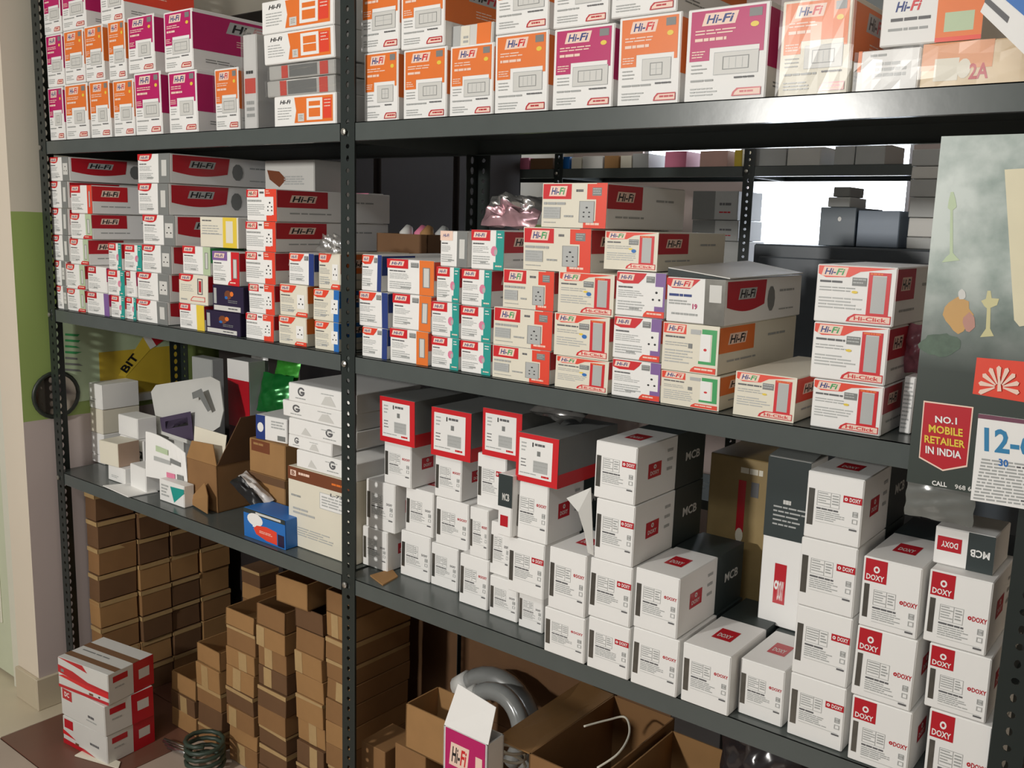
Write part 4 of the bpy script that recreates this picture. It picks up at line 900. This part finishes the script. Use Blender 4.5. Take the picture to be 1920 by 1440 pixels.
# pile along the wall
rn = random.Random(99); names = ['nearest the corner post', 'second from the corner post', 'third from the corner post', 'farthest from the corner post']
ys = [.055, .182, .29, .395, .51]
for r in range(8):
    for c in range(4):
        h = .084; j = rn.uniform(-.004, .004); xw = -1.128 if c else -1.135
        NB[0] += 1
        o = carton('cardboard_box', '%s row carton along the green wall, %s' % ((ORD+['seventh', 'eighth'])[r], names[c]), -1.197, xw+j, ys[c]+.002+j*.3, ys[c+1]-ys[c]-.006, r*h, (r+1)*h-.002, body=[CB, CB3, CB, CB3, CB2][rn.randrange(5)], seed=NB[0], plate=False, jit=.002)
        d = ys[c+1]-ys[c]-.006; w_ = xw+j+1.197-.0012; q = MB(); X = w_/2; q.add([(X+.0012, -d/2, .068), (X+.0012, d/2, .068), (X+.0012, d/2, .081), (X+.0012, -d/2, .081), (-X, -d/2-.0012, .068), (X, -d/2-.0012, .068), (X, -d/2-.0012, .081), (-X, -d/2-.0012, .081)], [(0,1,2,3), (4,5,6,7)], TAPE)
        q.obj('tape', o)
# red and white cartons standing before the rack
A, B_, R_ = at(118, 1392, z=0), at(206, 1436, z=0), at(282, 1388, z=0)
ang = math.atan2(B_.y-A.y, B_.x-A.x); L1 = (B_-A).length; L2 = .15
zc = 0; hts = [at(206, v, y=B_.y).z for v in (1348, 1306, 1258)]
hts = [.085, .175, .265]
for i, (fr, lab) in enumerate(((red_wave_low, 'bottom red and white carton on the floor by the corner post'), (red_white_long, 'middle white carton with red corner mark on the floor pile'), (red_wave, 'topmost red wave carton of the floor pile'))):
    w_ = L1*(1.0 if i else .97); NB[0] += 1; cx = (A+B_)/2+Vector((-math.sin(ang), math.cos(ang), 0))*(L2/2)
    o = carton('cable_carton', lab, cx.x-w_/2, cx.x+w_/2, cx.y-L2/2, L2, zc, hts[i], front=fr, side=red_white_side, top=lid_stripes if i == 2 else None, body=WG, rz=ang+[-.02, -.05, .04][i], seed=NB[0]); zc = hts[i]
mb = MB(); mb.slab([at(140, 1416, z=.004), at(222, 1440, z=.004), at(226, 1428, z=.004), at(160, 1404, z=.004)], .003, W2) ; tag(mb.obj('torn_flap'), 'torn white flap lying before the red and white cartons', 'card')
# metal conduit ends and coiled cable by the piles
mb = MB(); CHR = mat('bright_steel', (200, 200, 200), .2, metal=.95)
for i in range(3):
    mb = MB(); p = at(308+4*i, 1388+6*i, z=.012); mb.tube([p, p+Vector((.10, .02, .0))], .007, CHR, 10); tag(mb.obj('steel_rod', smooth=True), '%s short steel rod on the floor by the cardboard piles' % ['rear', 'middle', 'front'][i], 'rod')
mb = MB(); c0 = at(385, 1432, z=.02)
mb.tube([c0+Vector((.05*math.cos(a*.5), .05*math.sin(a*.5), a*.0016)) for a in range(0, 50)], .006, mat('dark_green_cable', (52, 66, 56), .45), 8); tag(mb.obj('cable_coil', smooth=True), 'coil of dark green cable on the floor before the boxes', 'cable')

# ------------------------------------------------------------------ under the long bay
def under(label, uL, uR, vT, y, dep, k, z0=0, open_=False, rz=0, name='brown_carton'):
    z1 = at(uL, vT, y=y).z; x0, x1 = at(uL, vT+40, y=y).x, at(uR, vT+50, y=y).x; NB[0] += 1
    carton(name, label, x0, x1, y, dep, z0, z1, body=[CB, CB2, CB3][k], rz=rz, seed=NB[0], plate=False, open_top=open_, jit=.002); return z1, x0, x1
ya_ = .05
z, _, _ = under('small brown carton at the foot of the middle post', 677, 722, 1388, ya_, .1, 0)
z, xx0, xx1 = under('small brown carton beneath a wide open tray', 742, 800, 1392, ya_, .12, 0)
z2, x0, x1 = under('wide shallow brown tray behind the white flapped carton', 760, 845, 1318, ya_-.002, .1, 1, z0=z+.001, open_=True)
# white and magenta carton with its lid up
yk = -.06; z1 = at(838, 1362, y=yk).z; xk0, xk1 = at(832, 1400, y=yk).x, at(915, 1410, y=yk).x
o = carton('plate_carton', 'white and magenta carton with its white lid standing open', xk0, xk1, yk, .05, 0, z1, body=W, open_top=True, plate=False, front=lambda w, h: (lambda p: (p.rect(.05, .0, .96, .36, MAG), p.rect(.05, .36, .3, .5, MAG), p.hifi(.2, .06, .55, .12, PAL, BK, RED), p.lines(.1, .2, .6, .3, 2, PAL, .4), p.rect(.75, .06, .9, .12, PAL), p.rect(.35, .38, .9, .6, WG), p)[-1])(Pr(31)))
wq = xk1-xk0; mb = MB(); mb.slab([(-wq/2, -.025, z1), (wq/2, -.025, z1), (wq/2+.004, -.01, z1+.07), (-wq/2+.02, -.01, z1+.085)], .0015, W); mb.obj('lid', o)
# plastic pipe bends
PVC = mat('grey_pvc', (138, 140, 138), .18, var=.1, coat=.6)
for i, (R, lab) in enumerate(((.115, 'larger grey plastic pipe bend in clear wrap'), (.078, 'smaller grey plastic pipe bend nested inside the larger one'))):
    c0 = at(922, 1368, y=.235-.07*i); mb = MB(); pts = [c0+Vector((R*math.cos(a), .02*math.sin(a), R*math.sin(a))) for a in [math.pi*(.75-.95*t/14) for t in range(15)]]
    mb.tube(pts, .024-.004*i, PVC, 14); o = mb.obj('pipe_bend', smooth=True); tag(o, lab, 'pipe')
    q = MB(); d_ = (pts[0]-pts[1]).normalized(); q.tube([pts[0]+d_*.035, pts[0]-d_*.005], .028-.004*i, WG, 14); q.obj('pipe_socket', o, smooth=True)
    if i == 0:
        q = MB(); q.tube(pts, [.03+.003*math.sin(5*k) for k in range(15)], CLEAR, 12, caps=False); q.obj('plastic_wrap', o, smooth=True)
# open cartons with their flaps, under the lip of the shelf
zr = .50
def opencarton(label, u0, v0, u1, v1, dep, hgt, m, name='brown_carton'):
    a, b = at(u0, v0, z=zr), at(u1, v1, z=zr); L = (b-a).length; an = math.atan2(b.y-a.y, b.x-a.x); NB[0] += 1
    n = Vector((-math.sin(an), math.cos(an), 0)); c = (a+b)/2+n*dep/2
    return carton(name, label, c.x-L/2, c.x+L/2, c.y-dep/2, dep, 0, zr, body=m, rz=an, seed=NB[0], plate=False, open_top=True, jit=.001), L, dep
NB[0] += 1
o = carton('brown_carton', 'large open brown carton with a wide flap under the shelf', .49, .638, .03, .3, 0, zr, body=CB, plate=False, open_top=True, seed=NB[0]); c0 = Vector(o.location)
mb = MB(); mb.slab([p-c0 for p in (Vector((.491, .03, zr)), Vector((.491, .33, zr)), Vector((.425, .30, zr+.02)), Vector((.44, -.01, zr+.03)))], .003, CB2); mb.obj('flap', o)
mb = MB(); mb.slab([p-c0 for p in (Vector((.50, .327, zr)), Vector((.63, .327, zr)), Vector((.62, .36, zr+.05)), Vector((.51, .36, zr+.05)))], .003, CB3); mb.obj('flap', o)
cb = MB(); c0 = Vector(o.location); pts = [at(1120, 1440, z=.50), at(1160, 1412, z=.515), at(1180, 1375, z=.52), at(1172, 1345, z=.52), at(1140, 1350, z=.515), at(1095, 1362, z=.515)]
cb.tube(smooth_path(pts), .0022, W2, 8); tag(cb.obj('white_cable', smooth=True), 'thin white cable looping out of the open brown carton', 'cable')
cb = MB(); c1 = at(960, 1432, z=.42); cb.tube([c1+Vector((.03*math.cos(a*.5), .02*math.sin(a*.5), .0015*a)) for a in range(26)], .003, W2, 8); tag(cb.obj('white_cable', smooth=True), 'short coil of white cable beside the wide brown flap', 'cable')
NB[0] += 1
o = carton('brown_carton', 'open brown carton of metal fittings at the end of the rack', .648, .81, .02, .28, 0, zr-.01, body=CB2, plate=False, open_top=True, seed=NB[0])
c0 = Vector(o.location)
for i in range(4):
    m_ = MB(); m_.box(-.03, -.018, 0, .03, .018, .014, [CHR, DGN, GL, DGN][i]); m_.box(-.03, -.018, .014, -.022, .018, .04, CHR); m_.box(.022, -.018, .014, .03, .018, .04, CHR)
    k = m_.obj('metal_fitting', None, c0+Vector((-.05+.035*i, -.05+.03*(i % 2), zr-.07)), .5*i, bevel=.001); tag(k, '%s metal bracket fitting in the open brown carton' % ['bright', 'dark slate', 'pale grey', 'small dark'][i], 'fitting')
m_ = MB(); m_.box(c0.x-.07, c0.y-.075, .006, c0.x+.073, c0.y+.03, zr-.0705, CBI); tag(m_.obj('packing_block'), 'brown packing block filling the carton of metal fittings', 'packing')
NB[0] += 1; carton('goods_carton', 'big dark carton added to darken the gap behind the rack', -.75, .2, .46, .07, 0, .66, body=CB3, plate=False, seed=NB[0])  # added dark block, covers the pale wall so the gap reads as shade
under('pale carton at the back under the long bay', 908, 958, 1207, .56, .1, 1, name='goods_carton')
under('grey slab carton at the back behind the pipe bends', 1012, 1082, 1258, .44, .1, 2, name='goods_carton')
NB[0] += 1; [carton('brown_carton', '%s long dark carton lying at the back by the middle post' % n_, .05, .5-.04*i_, .335, .075, .31*i_, .31*(i_+1), body=CB3, plate=False, seed=NB[0]+i_) for i_, n_ in enumerate(('lower', 'upper'))]
pouch('poly_bag', 'dark glossy poly bag hanging at the end of the rack', at(1436, 1425, y=.12), .16, .16, .06, mat('black_poly', (44, 40, 42), .2, coat=.6), (0, 0, 0), 41)

# ------------------------------------------------------------------ hanging calendar
yc = -.022; F = lambda u, v, e=0: at(u, v, y=yc-e)
cx0 = .5*(F(1755, 260).x+F(1706, 930).x); cz1, cz0 = F(1755, 256).z, F(1712, 905).z; cx1 = cx0+.27; cw, chh = cx1-cx0, cz1-cz0
m = bpy.data.materials.new('calendar_painting'); m.use_nodes = True; N = m.node_tree.nodes; Lk = m.node_tree.links; b = N['Principled BSDF']; b.inputs['Roughness'].default_value = .35
tcn = N.new('ShaderNodeTexCoord'); nz = N.new('ShaderNodeTexNoise'); nz.inputs['Scale'].default_value = 20; nz.inputs['Detail'].default_value = 10; Lk.new(tcn.outputs['Object'], nz.inputs['Vector'])
rp = N.new('ShaderNodeValToRGB'); e = rp.color_ramp.elements; e[0].position = .32; e[0].color = tuple(lin(c) for c in (132, 150, 142))+(1,); e[1].position = .62; e[1].color = tuple(lin(c) for c in (196, 206, 200))+(1,)
Lk.new(nz.outputs['Fac'], rp.inputs[0])
sz = N.new('ShaderNodeSeparateXYZ'); Lk.new(tcn.outputs['Object'], sz.inputs[0]); mr = N.new('ShaderNodeMapRange'); mr.inputs['From Min'].default_value = F(1730, 690).z; mr.inputs['From Max'].default_value = F(1730, 500).z; Lk.new(sz.outputs['Z'], mr.inputs['Value'])
mxc = N.new('ShaderNodeMix'); mxc.data_type = 'RGBA'; mxc.inputs['A'].default_value = tuple(lin(c) for c in (60, 68, 63))+(1,); Lk.new(mr.outputs[0], mxc.inputs['Factor']); Lk.new(rp.outputs[0], mxc.inputs['B']); Lk.new(mxc.outputs['Result'], b.inputs['Base Color']); CALP = m
mb = MB(); zs_ = F(1730, 640).z
n = 12; V_ = []
for i in range(n+1):
    t = i/n; zz = cz1+(cz0-cz1)*t; bow = 0
    V_ += [(cx0, yc-bow, zz), (cx1, yc-bow-.004, zz)]
kk = int(n*(cz1-zs_)/chh)
SLT = mat('slate_print', (64, 70, 66), .4, var=.08)
mb.add(V_[:2*kk+2], [(2*i, 2*i+1, 2*i+3, 2*i+2) for i in range(kk)], CALP); mb.add(V_[2*kk:], [(2*i, 2*i+1, 2*i+3, 2*i+2) for i in range(n-kk)], CALP)
V2 = [(a, b_+.0008, c) for a, b_, c in V_]; mb.add(V2, [(2*i+2, 2*i+3, 2*i+1, 2*i) for i in range(n)], W)
cal = mb.obj('wall_calendar'); tag(cal, 'large hanging paper calendar with lamp painting and red badge', 'calendar')
def on(u, v, k=1):     # a point just in front of the sheet
    P = F(u, v); t = (cz1-P.z)/chh; return Vector((P.x, yc-.004*min(max((P.x-cx0)/cw, 0), 1)-.0004*k, P.z))
def flat(name, polys, parent=cal):
    q = MB()
    for k, (pts, m_) in enumerate(polys): q.add([on(u, v, 1+k*.3) for u, v in pts], [tuple(range(len(pts)))], m_)
    return q.obj(name, parent)
LMP = mat('pale_brass_print', (206, 200, 150), .4); ROB = mat('ochre_print', (204, 160, 96), .45); DRP = mat('cream_drape_print', (226, 218, 186), .45)
def blob(cu, cv, ru, rv, n=14, sd=1):
    rn = random.Random(sd); return [(cu+ru*math.cos(-2*math.pi*i/n)*rn.uniform(.8, 1.1), cv+rv*math.sin(-2*math.pi*i/n)*rn.uniform(.85, 1.1)) for i in range(n)]
flat('painted_drape', [([(1884, 318), (1902, 600), (1912, 612), (1990, 600), (1990, 312)], DRP)])
flat('painted_lamp_stand', [([(1852, 545), (1849, 560), (1840, 564), (1846, 574), (1851, 578), (1849, 616), (1838, 632), (1864, 630), (1857, 616), (1858, 577), (1870, 572), (1874, 560), (1860, 559), (1858, 545)], LMP)])
flat('painted_hanging_lamp', [([(1783, 360), (1779, 376), (1777, 390), (1782, 394), (1781, 476), (1774, 482), (1766, 492), (1800, 488), (1792, 480), (1787, 474), (1787, 394), (1794, 388), (1792, 374), (1788, 360)], PGR)])
flat('painted_robe', [(blob(1797, 590, 27, 34, 16, 2), ROB), (blob(1818, 604, 12, 18, 12, 3), mat('rose_print', (190, 140, 126), .45)), (blob(1804, 552, 8, 10, 12, 4), WG)])
flat('painted_bank', [(blob(1762, 646, 40, 22, 20, 5), mat('dark_leaf_print', (84, 104, 88), .5, var=.5, scale=80))])
flat('orange_logo_panel', [([(1832, 670), (1990, 684), (1990, 765), (1824, 738)], ORR)])
polys = []; c0 = (1874, 733)
for i in range(9):
    a = math.radians(192-i*25.5); rx, ry = 34, 38; L_ = 1.0
    tip = (c0[0]+rx*1.05*math.cos(a), c0[1]-6-ry*math.sin(a)); d = (math.cos(a), -math.sin(a)); nx = (-d[1], d[0]); r0 = 1.2; r1 = 4.6
    st = (c0[0]+8*math.cos(a), c0[1]-8-6*math.sin(a))
    polys.append(([(st[0]+nx[0]*r0, st[1]+nx[1]*r0), (tip[0]+nx[0]*r1, tip[1]+nx[1]*r1), (tip[0]+d[0]*4, tip[1]+d[1]*4), (tip[0]-nx[0]*r1, tip[1]-nx[1]*r1), (st[0]-nx[0]*r0, st[1]-nx[1]*r0)], PAL))
polys.append(([(1871, 733), (1873, 705), (1876, 705), (1879, 733)], PAL)); flat('fan_emblem', [(p, m_) for p, m_ in polys]).location.y = -.0012
flat('red_badge', [([(1732, 751), (1826, 763), (1814, 875), (1768, 883), (1723, 858)], PAL), ([(1734, 754), (1823, 765), (1812, 872), (1768, 880), (1725, 856)], RD2)])
def words(t, u0, v0, u1, v1, h, m_, name='lettering', lift=1.5):
    T = text2d(t); q = MB(); V3 = []
    for s, k in T[0]:
        u = u0+(u1-u0)*s; v = v0+(v1-v0)*s+h*(k-1)
        V3.append(on(u, v, lift*2))
    q.add(V3, T[1], m_); return q.obj(name, cal)
words('NO.1', 1754, 792, 1795, 796, 13, W); words('MOBILE', 1742, 810, 1806, 819, 15, YEL); words('RETAILER', 1734, 829, 1810, 840, 14, YEL); words('IN INDIA', 1736, 849, 1803, 860, 14, W)
words('CALL', 1748, 909, 1776, 913, 9, W); words('968 6', 1791, 916, 1822, 921, 9, WG)
# date pad stapled on the sheet
pp = MB(); A, B_, Cc, D = on(1836, 775, 6), on(2000, 796, 6), on(2000, 966, 8), on(1821, 936, 8)
pp.slab([A, D, Cc, B_], .008, W); dp_ = pp.obj('date_pad', cal)
q = MB(); q.add([A+Vector((0, -.0006, 0)), on(1835, 783, 7), on(2000, 804, 7), B_+Vector((0, -.0006, 0))], [(0,1,2,3)], mat('maroon_edge', (120, 70, 90), .5)); q.obj('pad_binding', dp_)
T = text2d('12-6'); q = MB(); q.add([on(1847+95*s, 845+12*s+46*(k-1), 8) for s, k in T[0]], T[1], mat('calendar_blue', (48, 132, 180), .45)); q.obj('date_digits', dp_)
q = MB(); rn = random.Random(5)
for i in range(13):
    v0 = 858+i*6.2
    u = 1842-i*1.3
    while u < 1990:
        w_ = rn.uniform(6, 22); q.add([on(u, v0+(u-1842)*.13, 8.5), on(u, v0+3.2+(u-1842)*.13, 8.5), on(u+w_, v0+3.2+(u+w_-1842)*.13, 8.5), on(u+w_, v0+(u+w_-1842)*.13, 8.5)], [(0,1,2,3)], TD if (u > 1900 and i in (1, 11)) else TX); u += w_+3
q.obj('pad_text', dp_); q = MB(); T = text2d('30'); q.add([on(1874+18*s, 872+3*s+14*(k-1), 9) for s, k in T[0]], T[1], BLU); q.obj('pad_numeral', dp_)
pouch('poly_bag', 'small grey plastic pouch hanging under the calendar', at(1762, 938, y=-.012), .085, .055, .008, mat('grey_pouch', (112, 114, 110), .22, var=.15, coat=.6), (0, 0, 0), 44)

# ------------------------------------------------------------------ the back room
DK = mat('dark_brown_laminate', (40, 33, 31), .75, var=.15); DG = mat('slate_grey_paint', (78, 86, 94), .35, var=.1)
cup = bpy.data.objects.new('cupboard', None); C.objects.link(cup); cup.location = (-1.24, .56, 0); tag(cup, 'tall dark brown cupboard against the wall behind the rack', 'cupboard')
q = MB(); q.box(0, 0, 0, .32, 1.2, 2.1, DK); q.obj('body', cup, bevel=.004)
for i in range(3):
    q = MB(); q.box(.32, .02+.4*i, .06, .338, .40+.4*i-.01, 2.06, DK); d_ = q.obj('door', cup, bevel=.003)
    q = MB(); q.tube([(.352, .05+.4*i, .98), (.352, .05+.4*i, 1.12)], .005, BOLT, 8); q.obj('handle', d_)
zc_ = at(1450, 458, y=.95).z
cab = bpy.data.objects.new('steel_cabinet', None); C.objects.link(cab); xa = at(1412, 480, y=.95).x; cab.location = (xa, .95, 0); tag(cab, 'slate grey steel cabinet standing before the bright window', 'cabinet')
q = MB(); q.box(0, 0, 0, .95, .42, zc_, DG); q.obj('body', cab, bevel=.004)
for i in range(2):
    q = MB(); q.box(.02+.46*i, -.014, .08, .46+.46*i, 0, zc_-.03, DG); d_ = q.obj('door', cab, bevel=.003); q = MB(); q.box(.40+.12*i, -.022, .9, .42+.12*i, -.014, 1.0, BOLT); q.obj('handle', d_)
def back(label, uL, uR, vT, y, dep, z0, m, name='stock_carton', front=None):
    o = bx(name, label, uL, uR, vT, y, dep, z0=z0, body=m, front=front); return ztop(o)
zk = back('bluish dark carton on the cabinet before the window', 1536, 1604, 388, 1.0, .2, zc_, mat('blue_grey_card', (84, 98, 110), .4), front=lambda w, h: (lambda p: (p.ell(.55, .3, .05, .06, W), p)[-1])(Pr(40)))
back('pale blue grey carton beside the dark one on cabinet', 1607, 1686, 394, 1.0, .2, zc_, mat('pale_blue_card', (120, 136, 156), .4))
zk = back('grey little carton on the bluish dark carton', 1552, 1594, 372, 1.03, .12, zk, GL); back('small dark carton topmost before the window', 1562, 1594, 356, 1.04, .1, zk, GR)
zk = zc_
for i, v in enumerate((444, 408, 370, 336, 312, 280)):
    zk = back('%s pale flat carton of the pile beside the calendar' % ['lowest', 'second', 'third', 'fourth', 'fifth', 'topmost'][i], 1700+i*2, 1756+i*2, v, 1.0, .25, zk, [GL, WG, GL][i % 3])
zk = 1.1505
for i, v in enumerate((450, 412, 358)):
    zk = back('%s grey printed carton piled on the back room rack' % ['lowest', 'middle', 'topmost'][i], 1297+i, 1384, v, 1.82, .2, zk, GL, front=lambda w, h: (lambda p: (p.rect(0, 0, .5, 1, GR), p.lines(.6, .4, .95, .55, 1, TD, .6), p.lines(.6, .7, .9, .8, 1, RD2, .5), p.rect(0, .97, 1, 1, GR), p)[-1])(Pr(41)))
for i, (a, b, v, m_) in enumerate(((922, 938, 296, W2), (940, 972, 297, WG), (974, 992, 296, PNK), (994, 1036, 297, CB3), (1050, 1068, 294, BLU), (1071, 1090, 295, W2), (1092, 1130, 293, WG), (1133, 1160, 292, CB2), (1163, 1184, 292, W2), (1186, 1216, 288, GL), (1246, 1286, 284, PNK), (1312, 1364, 283, mat('salmon_card', (222, 180, 168), .5)), (1377, 1392, 281, YEL), (1412, 1474, 276, GL), (1476, 1538, 275, WG), (1564, 1602, 272, GL), (1604, 1660, 270, GL))):
    back('%s carton on the high back rack, %s from the middle' % (['cream', 'grey', 'pink', 'brown', 'blue', 'ivory', 'pale grey', 'tan', 'small cream', 'light grey', 'rose', 'salmon', 'yellow', 'bluish grey', 'whitish', 'stone grey', 'silver grey'][i], ['far', 'third', 'second', 'just'][i % 4]), a, b, v, 1.83, .2, ZB, m_)
back('brown carton on the floor pile below the window', 1522, 1622, 458, .62, .2, 1.05, mat('umber_card', (120, 100, 88), .6)) if False else None

# ------------------------------------------------------------------ groups of look-alikes
GROUPS = {'plate_carton': 'switch plate cartons on the top shelf', 'switch_carton': 'switch cartons on the middle shelf', 'socket_carton': 'socket cartons on the middle shelf',
          'breaker_carton': 'breaker cartons on the lower shelf', 'lamp_carton': 'dark lamp cartons on the middle shelf', 'cardboard_box': 'small brown boxes piled under the rack', 'stock_carton': 'cartons stocked in the back room',
          'small_white_box': 'small white boxes on the lower shelf', 'flat_white_box': 'flat white boxes by the middle post', 'cable_carton': 'red and white cartons on the floor', 'small_brown_carton': 'small brown cartons on the lower shelf',
          'steel_rod': 'steel rods on the floor', 'metal_fitting': 'metal fittings in the open carton', 'fitting': 'fittings in the cardboard tray', 'frame_packet': 'film wrapped frame packets', 'pipe_bend': 'plastic pipe bends', 'foil_packet': 'foil packets on the shelves'}
for o in list(bpy.data.objects):
    if o.parent is None and 'category' in o.keys():
        k = o.name.split('.')[0]
        if k in GROUPS and 'group' not in o.keys(): o['group'] = GROUPS[k]
        if 'top' in o.keys(): del o['top']
